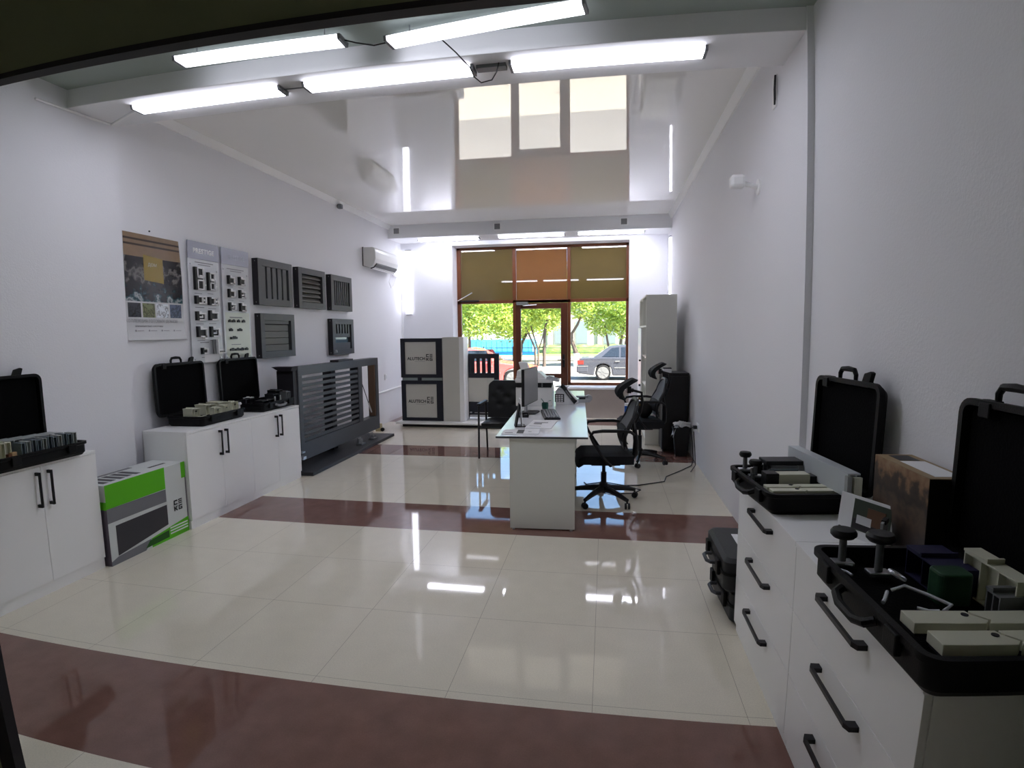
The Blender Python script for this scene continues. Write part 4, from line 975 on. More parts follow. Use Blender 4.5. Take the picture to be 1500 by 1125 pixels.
for (za, zb) in ((.085, .765), (.815, 1.47)):
    zc = (za+zb)/2
    p = obj('logo_panel', MB().box(x0+.075, YD+.018, za+.055, x1-.105, YD+.06, zb-.06), LIGHTP, t, world=True)
    me = text_mesh('ALUTECH', .070, frame_M((-3.105, YD+.017, zc-.012), (1, 0, 0), (0, 0, 1)), .001, 'CENTER', 1.02, .0016); obj('logo_text', me, BLK, p, world=True)
    u = obj('underline', MB().box(-3.13, YD+.0165, zc-.062, -2.955, YD+.018, zc-.057), GTX, p, world=True)
    e = emblem('emblem', p, (-2.932, YD+.017, zc-.045), (1, 0, 0), (0, 0, 1), .11, BLK); e.data.transform(Matrix.Translation(-root_loc(t)))
t = thing('display_column', 'tall light grey display column right of the ALUTECH panels', 'display', (-2.5, 8.9, .085))
obj('front_panel', MB().box(-2.645, 8.80, .085, -2.36, 8.82, 1.485), LIGHTP, t, world=True); obj('side_panel', MB().box(-2.36, 8.80, .085, -2.285, 9.10, 1.485), TRIMW, t, world=True, bevel=.002); obj('back_panel', MB().box(-2.645, 9.08, .085, -2.36, 9.10, 1.485), LIGHTP, t, world=True)
t = thing('gate_sample', 'small dark gate sample with four slots over pale panel before left window', 'gate', (-2.0, 9.1, .085))
YG = 9.10; gx0, gx1 = -2.32, -1.755
f = MB().box(gx0, YG, .085, gx0+.035, YG+.06, 1.20).box(gx1-.085, YG, .085, gx1, YG+.06, 1.20).box(gx0, YG, 1.12, gx1-.085, YG+.06, 1.20).box(gx0+.035, YG, .79, gx1-.085, YG+.06, .87).box(gx0+.035, YG, .12, gx1-.085, YG+.06, .38)
obj('frame', f, NAVY, t, world=True, bevel=.002)
for k in range(5):
    xx = gx0+.035+(-.005 if k == 0 else .045+(k-1)*.095); obj('slat', MB().box(xx-.0, YG+.01, .87, xx+(.045 if k == 0 else .06), YG+.05, 1.12), NAVY, t, world=True)
obj('pale_panel', MB().box(gx0+.035, YG+.01, .38, gx1-.205, YG+.04, .79), LIGHTP, t, world=True); obj('pale_panel', MB().box(gx1-.20, YG+.01, .38, gx1-.085, YG+.04, .79), LIGHTP, t, world=True)
obj('lock_rail', MB().box(gx0+.06, YG-.03, .13, gx1-.12, YG, .16).box(gx0+.06, YG-.03, .19, gx0+.09, YG, .21).box(gx0+.14, YG-.03, .19, gx1-.14, YG, .20), STEEL, t, world=True)

# ================================================================ right side: bookcase, black cabinet, bin
t = thing('bookcase', 'tall pale open bookcase by right wall facing the desks', 'bookcase', (.75, 8.3, 0))
BX0, BX1, BY0, BY1, BZ = .553, .955, 7.62, 9.05, 2.04
obj('side_panel', MB().box(BX0, BY0, .0, BX1, BY0+.022, BZ), DESKP, t, world=True, bevel=.001); obj('side_panel', MB().box(BX0, BY1-.022, .0, BX1, BY1, BZ), DESKP, t, world=True)
obj('back_panel', MB().box(BX1-.008, BY0+.022, .05, BX1, BY1-.022, BZ-.022), DESKP, t, world=True)
obj('top_panel', MB().box(BX0, BY0+.022, BZ-.022, BX1, BY1-.022, BZ), DESKP, t, world=True)
for z in (.07, .42, .80, 1.19, 1.61): obj('shelf', MB().box(BX0+.004, BY0+.022, z, BX1-.008, BY1-.022, z+.022), DESKP, t, world=True)
obj('divider', MB().box(BX0+.004, 8.32, .07, BX1-.008, 8.342, BZ-.022), DESKP, t, world=True)
d = obj('door', MB().box(BX0-.02, 8.345, .08, BX0-.002, BY1-.004, 1.60), WHITEM, t, world=True)
for z in (1.12, .75): obj('handle', MB().box(BX0-.045, 8.36, z-.012, BX0-.02, 8.44, z+.012), BLACKH, d, world=True)
DKC = mat('black_lacquer', (18, 17, 19), .35, spec=.4)
t = thing('black_cabinet', 'black cabinet between the pale bookcase and right wall, behind the bin', 'cabinet', (.88, 7.4, 0))
obj('carcass', MB().box(.735, 7.20, .03, 1.06, 7.60, 1.0), DKC, t, world=True, bevel=.004); obj('top_panel', MB().box(.73, 7.19, 1.0, 1.065, 7.60, 1.02), DKC, t, world=True, bevel=.004)
obj('door', MB().box(.742, 7.186, .05, 1.05, 7.20, .98), DKC, t, world=True)
for x in (.76, 1.03):
    for y in (7.23, 7.57): obj('foot', MB().lathe([(.015, 0), (.015, .03)], 10, c=(x, y, 0)), BLK, t, world=True)
t = thing('small_box', 'small white box on top of the black cabinet', 'box', (.80, 7.30, 1.02)); obj('body', MB().box(-.05, -.05, 0, .05, .05, .05), PAPER, t, bevel=.003); obj('lid', MB().box(-.052, -.052, .05, .052, .052, .062), DTX, t)
t = thing('waste_bin', 'black waste bin by right wall stuffed with crumpled paper', 'bin', (.955, 7.02, 0))
m = MB(); lp = []
for (w_, z) in ((.15, 0), (.21, .34), (.222, .34), (.222, .36), (.205, .36), (.145, .012)): lp.append([(x, y, z) for x, y in rrect(w_, w_*.8, .03, 4)])
n = len(lp[0]); vs = sum(lp, []); fs = [list(range(n))[::-1]] + [(i*n+k, i*n+(k+1) % n, (i+1)*n+(k+1) % n, (i+1)*n+k) for i in range(5) for k in range(n)] + [list(range(5*n, 6*n))]
obj('bucket', m.add(vs, fs), BLK, t, smooth=True)
obj('bin_bag', MB().grid(lambda u, v: (-.115+.06*u+.012*math.sin(9*v), -.09+.18*v, .37-.12*(1-u)**2-.02*math.sin(14*v)), 6, 10, thick=(.004, 0, .004)), mat('white_bag', (214, 216, 220), .4), t, smooth=True)
t = thing('paper_heap', 'crumpled white paper lying on top of the waste bin', 'paper', (.955, 7.02, .36))
def crump(u, v): 
    random.seed(int(u*60)*131+int(v*60)*17); return (-.10+.20*u, -.07+.14*v, .005+.05*random.random()*(1-abs(2*u-1)**2)+.03*(1-abs(2*v-1)**2)+.05*max(0, .4-u))
obj('sheet', MB().grid(crump, 8, 8, thick=(0, 0, -.004)), PAPER, t)
obj('folded_sheet', MB().box(.0, -.06, .045, .11, .04, .055), PAPER, t)
t = thing('paper_bag', 'small blue and white bag standing on far office chair seat', 'bag', (.29, 6.60, .535)); obj('bag_body', MB().prism(rrect(.10, .07, .012, 3), 0, .17), PAPER, t, bevel=.004); obj('blue_print', MB().box(-.051, -.036, .005, .0, -.0345, .14).box(-.0515, -.036, .005, -.050, .03, .14), mat('blue_print', (40, 104, 196), .4), t)
t = thing('shoulder_bag', 'dark rumpled shoulder bag slumped against the far office chair back', 'bag', (.47, 6.64, .535))
def bagf(u, v):
    a = 2*PI*u; h = v; r = math.sin(PI*min(1, .08+.92*h))**.5 if h < .999 else .05
    return ((.085+.012*math.sin(3*a+4*h))*r*math.cos(a), (.115+.014*math.sin(2*a+3*h))*r*math.sin(a), .19*h)
obj('bag_body', MB().grid(bagf, 20, 12), mat('dark_bag_cloth', (26, 24, 22), .8, bump=.3, bscale=40), t, smooth=True)
obj('strap', MB().tube([(-.05, -.06, .15), (-.09, -.07, .19), (-.06, -.02, .23), (-.02, .05, .19)], .012, 6), mat('tan_strap', (120, 96, 56), .6), t, smooth=True); obj('buckle', MB().box(-.09, -.06, .06, -.078, -.03, .08), STEEL, t)

# cables
cable('power_cable', 'black power cable running over floor from right wall socket to desk', [(1.03, 6.55, .44), (1.0, 6.56, .42), (1.02, 6.55, .25), (1.03, 6.53, .05), (1.0, 6.45, .007), (.86, 6.22, .007), (.66, 5.92, .007), (.62, 5.72, .007), (.35, 5.55, .007), (.12, 5.50, .007), (-.05, 5.60, .007), (-.18, 5.52, .007)], .006)
cable('power_cable', 'second black cable looping over floor behind the nearer office chair', [(1.02, 6.48, .40), (1.035, 6.46, .2), (1.04, 6.42, .02), (1.0, 6.32, .007), (.95, 6.16, .007)], .005)
cable('power_cable', 'loose loop of black cable on floor under the nearer office chair', [(.02, 5.62, .007), (.22, 5.52, .007), (.36, 5.38, .007), (.28, 5.26, .007), (.10, 5.22, .007), (-.10, 5.34, .007), (-.20, 5.60, .007)], .005)

# ================================================================ things on the desks
DZ = .7502
MONG = mat('screen_reflection_grey', (156, 156, 158), .25, spec=.5); MONB = mat('silver_plastic', (186, 188, 192), .35)  # screen is switched off, its grey reflection is put into the base colour
t = thing('monitor', 'grey computer monitor seen almost edge-on on the nearer desk', 'monitor', (-.715, 5.40, DZ), math.radians(83))
# local x along the screen (towards +Y), local -y faces the user (+X)
obj('stand_base', MB().prism(rrect(.24, .17, .04, 5, 0, .02), 0, .012), BLK, t, bevel=.003)
obj('stand_neck', MB().box(-.025, .045, .01, .025, .07, .25), MONB, t, bevel=.004)
obj('housing', MB().box(-.265, 0, .095, .265, .03, .45), BLK, t, bevel=.006)
obj('screen', MB().box(-.258, -.003, .105, .258, .001, .443), MONG, t)
t = thing('keyboard', 'black computer keyboard lying askew on the nearer desk', 'keyboard', (-.515, 5.26, DZ), math.radians(100))
obj('board', MB().box(-.28, -.075, 0, .28, .075, .018), BLK, t, bevel=.005)
KEYC = mat('grey_key', (108, 110, 114), .45)
for r_ in range(5):
    for c_ in range(15):
        if r_ == 0 and 3 <= c_ <= 8: continue
        obj('key', MB().box(-.265+c_*.0355, -.062+r_*.025, .018, -.265+c_*.0355+.030, -.062+r_*.025+.020, .026), KEYC, t)
obj('key', MB().box(-.265+3*.0355, -.062, .018, -.265+8*.0355+.030, -.042, .026), KEYC, t)
t = thing('printer', 'white multifunction printer behind the monitor on the desk', 'printer', (-.76, 6.08, DZ), DR)
obj('body', MB().box(-.20, -.18, 0, .20, .20, .205), ACW, t, bevel=.008)
obj('paper_slot', MB().box(-.19, -.183, .205, .19, .19, .255), BLK, t); obj('slot_post', MB().box(.08, -.186, .205, .095, -.17, .255), GREYPL, t)
obj('scanner_lid', MB().box(-.205, -.19, .255, .205, .205, .305), ACW, t, bevel=.01)
obj('feeder', MB().prism([(-.20, .305), (.12, .305), (.06, .365), (-.19, .385)], -.12, .16, 'y'), ACW, t, bevel=.006); obj('feeder_tray', MB().prism([(-.15, .37), (-.06, .37), (-.10, .46), (-.18, .47)], -.05, .12, 'y'), PAPER, t)
obj('control_panel', MB().prism([(.13, .29), (.27, .265), (.275, .29), (.14, .325)], -.19, -.04, 'y'), MONB, t); obj('display', MB().prism([(.155, .321), (.255, .295), (.256, .298), (.156, .324)], -.17, -.07, 'y'), BLK, t)
t = thing('desk_phone', 'black and white desk telephone with leaning handset beside the printer', 'telephone', (-.42, 6.13, DZ), math.radians(-10))
obj('body', MB().prism([(-.10, 0), (.12, 0), (.12, .03), (-.02, .17), (-.07, .19), (-.10, .15)], -.09, .10, 'y'), PAPER, t, bevel=.006)
obj('key_face', MB().box(-.105, -.094, .03, .0, -.089, .12), DTX, t)
for r_ in range(4):
    for c_ in range(3): obj('key', MB().box(-.095+c_*.03, -.097, .035+r_*.02, -.073+c_*.03, -.093, .048+r_*.02), PAPER, t)
obj('handset', MB().tube([(-.02, -.115, .215), (.0, -.12, .20), (.06, -.12, .12), (.115, -.12, .055), (.135, -.115, .035)], [.025, .022, .019, .022, .027], 10), BLK, t, smooth=True)
obj('handset_window', MB().tube([(.03, -.139, .165), (.09, -.139, .085)], .008, 6), GREYPL, t)
obj('screen_flap', MB().box(-.11, -.06, .19, .02, .08, .20), MONB, t)
t = thing('tape_dispenser', 'low grey and silver desk gadget right of the telephone', 'desk gadget', (-.235, 6.30, DZ), .2)
obj('base', MB().prism(rrect(.14, .09, .02, 4), 0, .035), MONB, t, bevel=.004); obj('top_plate', MB().box(-.08, -.03, .055, .05, .05, .07), GREYPL, t, bevel=.004); obj('support', MB().box(-.05, -.02, .033, .02, .03, .056), BLK, t); obj('roll', MB().lathe([(.035, -.02), (.04, -.015), (.04, .015), (.035, .02)], 18, 'y', (.06, 0, .045)), MONB, t, smooth=True)
t = thing('plant_pot', 'small teal green cup at the foot of the monitor', 'cup', (-.60, 5.60, DZ)); obj('cup_body', MB().lathe([(.028, 0), (.036, .05), (.034, .08), (.028, .08), (.026, .01)], 18), mat('teal_ceramic', (36, 92, 80), .35), t, smooth=True); obj('leaf', MB().grid(lambda u, v: (.02+.04*v, -.02+.04*u, .08+.05*v-.03*v*v), 4, 6, thick=(0, 0, .002)), mat('teal_leaf', (48, 104, 84), .5), t); obj('leaf', MB().grid(lambda u, v: (-.01-.03*v, -.02+.04*u, .08+.04*v), 4, 6, thick=(0, 0, .002)), MATS['teal_leaf'], t)
t = thing('brochure_stand', 'thin black leaning brochure stand near the desk front corner', 'stand', (-.725, 4.60, DZ), math.radians(15))
obj('foot', MB().box(-.03, -.05, 0, .06, .05, .012), BLK, t, bevel=.002); obj('upright', MB().prism([(-.03, .0), (-.015, .0), (.02, .19), (.008, .20)], -.05, .05, 'y'), BLK, t); obj('clear_sheet', MB().prism([(.03, .012), (.036, .012), (.02, .24), (.012, .24)], -.055, .055, 'y'), PAPER, t)
def sheet(label, cx, cy, w_, h_, rz, m=PAPER, zz=0., ink=None, name='document', n=1):
    t = thing(name, label, 'document', (cx, cy, DZ+zz), rz)
    obj('sheet', MB().box(-w_/2, -h_/2, 0, w_/2, h_/2, .003*n), m, t)
    if ink:
        b = MB()
        for (a0, b0, a1, b1) in ink: b.box(a0*w_-w_/2, b0*h_-h_/2, .003*n, a1*w_-w_/2, b1*h_-h_/2, .003*n+.0005)
        for k in range(len(b.v)//8):
            q = MB(); q.v = b.v[k*8:k*8+8]; q.f = b.f[:6]; q.mi = [0]*6; obj('print', q, DTX, t)
    return t
sheet('open catalogue with dark photo at the front left desk corner', -.70, 4.325, .21, .21, .06, ink=[(.55, .1, .98, .9), (.1, .2, .4, .3)], n=2)
sheet('white leaflet beside the catalogue at the desk front edge', -.575, 4.345, .12, .22, .06, ink=[(.3, .35, .5, .4)], n=3)
sheet('stack of white papers with black headings before the keyboard', -.535, 4.72, .22, .42, -.05, ink=[(.15, .62, .7, .70), (.18, .45, .5, .55), (.1, .2, .55, .23)], n=2, zz=.0)
t = thing('paper_tray', 'shallow black tray lying under the monitor edge', 'tray', (-.76, 5.16, DZ), .1); obj('tray_body', MB().box(-.05, -.07, 0, .05, .07, .006).box(-.05, -.07, .006, -.044, .07, .025).box(.044, -.07, .006, .05, .07, .025).box(-.044, -.07, .006, .044, -.064, .025).box(-.044, .064, .006, .044, .07, .025), BLK, t); obj('pen', MB().tube([(-.03, -.05, .012), (.03, .05, .012)], .004, 8), STEEL, t)
# ================================================================ the street outside
GZ = -.42
PAVE = mat('pale_pavement', (186, 178, 162), .9, var=.08, vscale=1.2, bump=.1, bscale=8); ROAD = mat('sunlit_asphalt', (132, 128, 122), .95, var=.1, vscale=.8)
GRASS = mat('lawn_green', (132, 150, 70), .95, var=.25, vscale=2)
def ostruct(n, b, m): o = struct(n, b, m); return o
ostruct('ground_street', MB().box(-60, 14.2, GZ-.3, 50, 36.5, GZ), ROAD)
ostruct('ground_sidewalk', MB().box(-20, 10.35, GZ-.3, 20, 14.2, -.14), PAVE)
ostruct('ground_far_sidewalk', MB().box(-60, 36.5, GZ-.3, 50, 42.0, GZ+.12), PAVE)
ostruct('ground_lawn', MB().box(-60, 42.0, GZ-.3, 50, 90, GZ+.10), GRASS)
# outer face of the shop building keeps daylight off the room
ostruct('wall_facade', MB().box(-12, 10.0, -.4, -4.1, 10.35, 5.5).box(1.5, 10.0, -.4, 12, 10.35, 5.5).box(-4.1, 10.0, 3.7, 1.5, 10.35, 5.5), PARA)

def car(label, name, loc, rz, paint, L, H, kind):
    t = thing(name, label, 'car', loc, rz)
    W = .86
    PNT = mat(name+'_paint', paint, .25, spec=.6, coat=.4); CGL = mat('car_glass', (38, 44, 50), .08, spec=.8); TYR = mat('tyre_rubber', (28, 28, 28), .8); RIM = mat('wheel_rim', (142, 142, 138), .35, metal=.3)
    xr, xf = -L/2, L/2
    wr, wf = xr+1.02, xf-.88        # wheel centres
    R = .315
    zb = .92 if kind == 'sedan' else .90
    # side profile of the lower body with wheel arches
    pts = [(xr+.02, .28), (xr, .55), (xr+.03, zb-.10), (xr+.12, zb-.01), (xr+1.0, zb+.02), (xf-1.45, zb), (xf-.55, zb-.12), (xf-.12, zb-.24), (xf, .52), (xf-.02, .26)]
    def arch(c): return [(c+(R+.05)*math.cos(a), max(.2, R+(R+.05)*math.sin(a))) for a in [PI*k/10 for k in range(11)]]
    low = pts + [(wf+R+.05, .2)] + arch(wf)[1:-1] + [(wf-R-.05, .2), (wr+R+.05, .2)] + arch(wr)[1:-1] + [(wr-R-.05, .2)]
    body = obj('body', MB().prism(low, -W, W, 'y'), PNT, t, bevel=.045, seg=3)
    # greenhouse
    base = [(xr+.62, zb-.01), (xf-1.42, zb-.01)]; top = [(xr+1.28, H-.06), (xr+1.75, H), (xf-2.55, H), (xf-2.22, H-.05)]
    v = []; wb, wt = W-.04, W-.24
    prof = [base[0], top[0], top[1], top[2], top[3], base[1]]
    ws = [wb, wt+.03, wt, wt, wt+.03, wb]
    for sgn in (-1, 1):
        for (x, z), w_ in zip(prof, ws): v.append((x, sgn*w_, z))
    f = [list(range(6))[::-1], list(range(6, 12))] + [(i, i+1, 7+i, 6+i) for i in range(5)] + [(5, 0, 6, 11)]
    obj('roof', MB().add(v, f), PNT, t, bevel=.04, seg=3)
    def side(x, z, s):      # point on the leaning side
        k = (z-zb)/(H-zb); return (x, s*(wb+.012-(wb-wt)*k), z)
    for s in (-1, 1):
        for q in (((xr+.98, zb+.04), (xr+1.36, H-.13), (xr+1.66, H-.09), (xr+1.66, zb+.04)), ((xr+1.74, zb+.04), (xr+1.74, H-.09), (xf-2.62, H-.09), (xf-2.62, zb+.04)) if L < 4.3 else ((xr+1.74, zb+.04), (xr+1.74, H-.09), (xr+2.35, H-.09), (xr+2.35, zb+.04)), ((xr+2.43, zb+.04), (xr+2.43, H-.09), (xf-2.42, H-.10), (xf-1.68, zb+.04))):
            a = [side(x, z, s) for x, z in q]; b_ = [(p[0], p[1]-s*.03, p[2]) for p in a]
            obj('side_window', MB().add(a+b_, [(0, 1, 2, 3), (7, 6, 5, 4), (0, 4, 5, 1), (1, 5, 6, 2), (2, 6, 7, 3), (3, 7, 4, 0)]), CGL, t)
        obj('door_handle', MB().box(xr+1.5, s*W, zb-.16, xr+1.68, s*(W+.03), zb-.12), RIM, t); obj('door_handle', MB().box(xr+2.5, s*W, zb-.16, xr+2.68, s*(W+.03), zb-.12), RIM, t)
        obj('side_trim', MB().box(wr+.45, s*W, .50, wf-.45, s*(W+.015), .54), RIM, t)
        obj('mirror', MB().box(xf-1.72, s*(W-.02), zb+.03, xf-1.58, s*(W+.16), zb+.15), PNT, t, bevel=.02)
    for nm, (xa, za, w0), (xb, zb2, w1), sg in (('rear_window', (xr+.70, zb+.03, wb-.1), (xr+1.24, H-.10, wt-.04), -1), ('windscreen', (xf-1.50, zb+.03, wb-.08), (xf-2.19, H-.10, wt-.04), 1)):
        o_ = sg*.02
        a = [(xa+o_, -w0, za+.0), (xa+o_, w0, za), (xb+o_, w1, zb2), (xb+o_, -w1, zb2)]; b_ = [(p[0]-o_*2, p[1], p[2]-.02) for p in a]
        obj(nm, MB().add(a+b_, [(0, 1, 2, 3), (7, 6, 5, 4), (0, 4, 5, 1), (1, 5, 6, 2), (2, 6, 7, 3), (3, 7, 4, 0)]), CGL, t)
    for x in (wr, wf):
        for s in (-1, 1):
            M = Matrix.Translation((x, s*(W-.09), R))
            wh = obj('wheel', MB().at(M).lathe([(.2, -.09), (R-.02, -.09), (R, -.06), (R, .06), (R-.02, .09), (.2, .09)], 26, 'y'), TYR, t, smooth=True)
            m = MB().at(M @ Matrix.Translation((0, s*.085, 0))).lathe([(.235, -.012), (.24, 0), (.225, .012)], 24, 'y').lathe([(.05, -.01), (.05, .025)], 12, 'y')
            for k in range(7):
                a = 2*PI*k/7; m.at(M @ Matrix.Translation((0, s*.095, 0)) @ Matrix.Rotation(a, 4, 'Y')).box(.03, -.012, -.022, .225, .012, .022)
            obj('rim', m, RIM, wh)
    for s in (-1, 1):
        obj('tail_light', MB().box(xr-.015, s*(W-.30), zb-.26, xr+.05, s*(W+.006), zb-.10).box(xr+.0, s*(W-.05), zb-.26, xr+.24, s*(W+.012), zb-.11), mat('red_tail_light', (196, 50, 40), .2), t)
        obj('head_light', MB().box(xf-.10, s*(W-.34), zb-.36, xf+.012, s*(W+.006), zb-.24), mat('clear_head_light', (220, 222, 224), .15), t)
    obj('bumper', MB().box(xr-.05, -W-.01, .32, xr+.42, W+.01, .56), PNT, t, bevel=.04); obj('bumper', MB().box(xf-.35, -W-.01, .24, xf+.05, W+.01, .48), PNT, t, bevel=.04)
    obj('bumper_strip', MB().box(xr-.058, -W-.018, .56, xr+.42, W+.018, .595), RIM, t)
    return t
car('black saloon car parked outside the right shopfront window', 'parked_car', (1.30, 23.4, GZ), 0, (70, 72, 78), 4.75, 1.43, 'sedan')
car('red car outside seen through the left window and door', 'red_car', (-4.55, 20.4, GZ), math.radians(1), (230, 92, 86), 4.30, 1.42, 'hatch')

LEAFS = [mat('sunlit_leaves_%s' % n, c, .6, var=.3, vscale=3) for n, c in (('yellow', (190, 202, 104)), ('green', (150, 178, 92)), ('deep', (112, 144, 84)))]
for m in LEAFS:
    nt = m.node_tree; b_ = nt.nodes['Principled BSDF']; tr = nt.nodes.new('ShaderNodeBsdfTranslucent'); tr.inputs[0].default_value = (*lin((200, 214, 90)), 1); x_ = nt.nodes.new('ShaderNodeMixShader'); x_.inputs[0].default_value = .4
    nt.links.new(b_.outputs[0], x_.inputs[1]); nt.links.new(tr.outputs[0], x_.inputs[2]); nt.links.new(x_.outputs[0], nt.nodes['Material Output'].inputs[0])
BARK = mat('grey_brown_bark', (92, 80, 70), .9, bump=.5, bscale=14); LIME = mat('whitewashed_bark', (222, 220, 210), .9, bump=.3, bscale=14)
def tree(label, loc, stems, blobs, n, leaf, size, lime=False, group=None):
    t = thing('tree', label, 'tree', loc, 0, group)
    b = MB()
    for st in stems: b.tube(st[0], st[1], 8)
    obj('trunk', b, BARK, t, smooth=True)
    if lime: obj('whitewash', MB().lathe([(lime+.012, 0), (lime+.008, .75)], 12, c=(stems[0][0][0][0]*.5, 0, 0)), LIME, t, smooth=True)
    c = MB(); tot = sum(r*r for _, r in blobs)
    for (cx, cy, cz), r in blobs:
        for k in range(int(n*r*r/tot)):
            while True:
                p = Vector((random.uniform(-1, 1), random.uniform(-1, 1), random.uniform(-1, 1)))
                if .25 < p.length < 1: break
            p = p*r*(.75+.25*random.random()); p.z *= .8
            s_ = size*random.uniform(.6, 1.3)
            u = Vector((random.gauss(0, 1), random.gauss(0, 1), random.gauss(0, .6))).normalized(); w_ = u.cross(Vector((random.gauss(0, 1), random.gauss(0, 1), random.gauss(0, 1)))).normalized()
            q = Vector((cx, cy, cz))+p
            c.m(random.choice((0, 0, 1, 1, 2)) if leaf == 0 else random.choice((0, 1, 1, 2, 2)))
            c.add([tuple(q-u*s_), tuple(q+w_*s_*.45), tuple(q+u*s_), tuple(q-w_*s_*.45)], [(0, 1, 2, 3)])
    obj('crown', c, LEAFS, t)
    return t
def st(*p, r0=.12, r1=.05): return (list(p), [r0+(r1-r0)*i/(len(p)-1) for i in range(len(p))])
YT = 31.5
tree('leafy tree with thin dark trunk outside the left window', (-7.6, 30.5, GZ), [st((0, 0, 0), (.05, 0, 1.5), (.0, .1, 3.2), (.1, 0, 5), r0=.09, r1=.05)], [((.5, 0, 2.7), 1.6), ((2.2, .6, 2.75), 1.5), ((-1.2, 0, 2.9), 1.7), ((.8, 0, 4.6), 2.2)], 11000, 0, .105, group=None)
tree('leafy tree between the left window and the door, pale forked branches', (-5.4, 35.3, GZ), [st((0, 0, 0), (.1, 0, 1.2), (.6, 0, 2.2), (1.1, 0, 3.6)), st((.1, 0, 1.2), (-.5, 0, 2.2), (-1.0, 0, 3.4), r0=.09)], [((-.6, 0, 2.6), 1.7), ((1.2, .4, 2.9), 1.7), ((.2, 0, 4.6), 2.2)], 9000, 1, .105)
tree('several stemmed tree seen through the door glass', (-3.75, YT, GZ), [st((-.15, 0, 0), (-.2, 0, 1.1), (-.7, 0, 2.2), (-1.2, 0, 3.4), r0=.075, r1=.03), st((.0, 0, 0), (.0, 0, .95), (-.15, .0, 1.4), (-.5, 0, 2.6), r0=.07, r1=.03), st((.0, 0, .95), (.2, 0, 1.5), (.5, 0, 2.8), r0=.05, r1=.03), st((.32, .1, 0), (.34, .1, 1.6), (.5, .1, 2.8), (.9, .1, 3.8), r0=.10, r1=.04)], [((-.9, 0, 2.9), 1.25), ((.5, .2, 3.1), 1.3), ((-.1, 0, 4.4), 1.9)], 6500, 0, .095)
tree('dark leaning forked tree with whitewashed base behind the saloon car', (-1.62, 31.8, GZ), [st((.06, 0, 0), (.02, 0, .75), (-.1, 0, 1.1), (-.3, 0, 1.6), (-.75, 0, 1.95), r0=.16, r1=.09), st((-.25, 0, 1.55), (-.22, 0, 1.9), (.1, 0, 2.4), (.35, 0, 3.0), r0=.10, r1=.05)], [((.4, 0, 3.4), 1.1), ((-1.2, .3, 3.7), 1.2), ((0, 0, 4.6), 1.7)], 5500, 0, .10, lime=.17)
tree('dense bright green tree behind the saloon car roof', (.75, 32.5, GZ), [st((-.5, 0, 0), (-.5, 0, 1.0), (-.75, 0, 2.4), r0=.08), st((.1, 0, 0), (.15, 0, 1.2), (.4, 0, 2.6), r0=.10), st((.3, .1, 0), (.5, .1, 1.6), (.7, 0, 2.6), r0=.07)], [((-.9, 0, 2.5), 1.15), ((.5, 0, 2.5), 1.3), ((1.9, 0, 2.6), 1.5), ((.2, 0, 4.0), 2.1)], 10000, 1, .10)
for k, (x, y, lb) in enumerate(((-16, 60, 'tall distant tree far left beyond the blue container'), (-9.5, 64, 'distant tree behind the blue container'), (-3.5, 66, 'distant tree in the gap before the grey building'), (4.5, 70, 'distant tree to the right behind the grey building'))):
    tree(lb, (x, y, GZ), [st((0, 0, 0), (.1, 0, 3), (0, 0, 6), r0=.25, r1=.1)], [((-1.8, 0, 4.2), 3.0), ((1.8, 0, 4.4), 3.0), ((0, 0, 7.5), 4.0)], 3500, k % 2, .28)
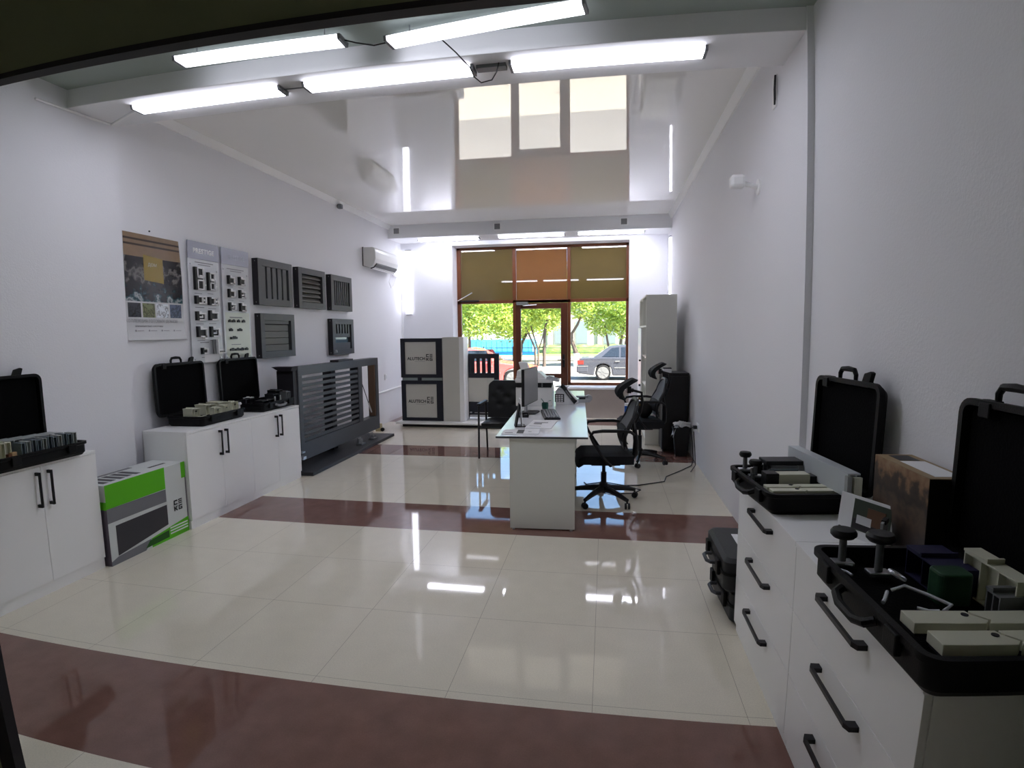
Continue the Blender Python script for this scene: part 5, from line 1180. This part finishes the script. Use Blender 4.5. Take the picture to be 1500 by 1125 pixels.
# grey building, blue container, railing
BLD = mat('pale_grey_facade', (178, 172, 162), .8, var=.08, vscale=1); BLDD = mat('grey_facade_niche', (150, 152, 150), .7); BLDG = mat('facade_glass', (120, 130, 132), .15)
t = thing('building', 'low pale grey building across the street behind the trees', 'building', (-.5, 50, GZ+.1))
obj('wall', MB().box(-4.9, 0, 0, 9, 8, 4.2), BLD, t)
for x in (-4.0, -2.1, .4, 2.6, 4.6, 6.6): 
    wn = obj('window', MB().box(x, -.06, .75, x+1.15, 0, 2.9), BLDD, t); obj('pane', MB().box(x+.08, -.08, .83, x+1.07, -.06, 2.82), BLDG, wn)
for x in (-4.6, -2.6, -.1, 2.1, 4.1, 6.1): obj('pilaster', MB().box(x, -.18, 0, x+.35, 0, 4.2), BLD, t)
obj('plinth', MB().box(-4.95, -.1, 0, 9.05, 0, .45), BLDD, t); obj('roof_edge', MB().box(-5.1, -.4, 4.2, 9.2, 8.1, 4.5), BLDD, t)
t = thing('container', 'bright blue metal container across the street behind the red car', 'container', (-8.25, 45, GZ+.1))
BLU = mat('bright_blue_paint', (70, 148, 218), .45, var=.06, vscale=2)
b = MB().prism([(-2.9, 0), (2.55, 0), (2.55, 1.05), (2.45, 1.22), (2.25, 1.30), (-2.9, 1.30)], 0, 2.2, 'y')
obj('shell', b, BLU, t, bevel=.02)
for k in range(12): obj('rib', MB().box(-2.75+k*.44, -.03, .35, -2.65+k*.44, 0, 1.2), BLU, t)
obj('lower_band', MB().box(-2.92, -.035, .0, 2.57, 0, .33), mat('deep_blue_paint', (24, 104, 180), .5), t); obj('edge_strip', MB().box(2.40, -.04, .3, 2.50, 0, 1.2), mat('pale_blue_strip', (150, 186, 226), .5), t)
t = thing('fence', 'grey paling fence left of the blue container', 'fence', (-13.4, 44, GZ+.1))
for k in range(14): obj('paling', MB().box(-2.1+k*.32, -.02, .0, -1.95+k*.32, .02, 1.25), mat('grey_paling', (128, 128, 134), .7), t)
obj('rail', MB().box(-2.2, .02, .3, 2.4, .06, .38).box(-2.2, .02, .95, 2.4, .06, 1.03), MATS['grey_paling'], t)
t = thing('street_railing', 'thin dark street railing along far kerb', 'railing', (-3, 36.2, GZ))
RAILM = mat('dark_railing_paint', (66, 70, 70), .6)
for z in (.25, .62, .95): obj('rail', MB().tube([(-13, 0, z), (9, 0, z)], .022, 6), RAILM, t)
for k in range(12): obj('post', MB().tube([(-13+2*k, 0, 0), (-13+2*k, 0, 1.05)], .035, 6), RAILM, t)
t = obj('hedge', MB().grid(lambda u, v: (-3.4+6.8*u, .5*math.cos(PI*v)+.08*math.sin(40*u+9*v), .75*math.sin(PI*v)+.06*math.sin(31*u)), 60, 10), LEAFS[2]); t.location = (-1.6, 48.3, GZ+.1); tag(t, 'low sunlit hedge on the lawn left of the grey building', 'hedge')
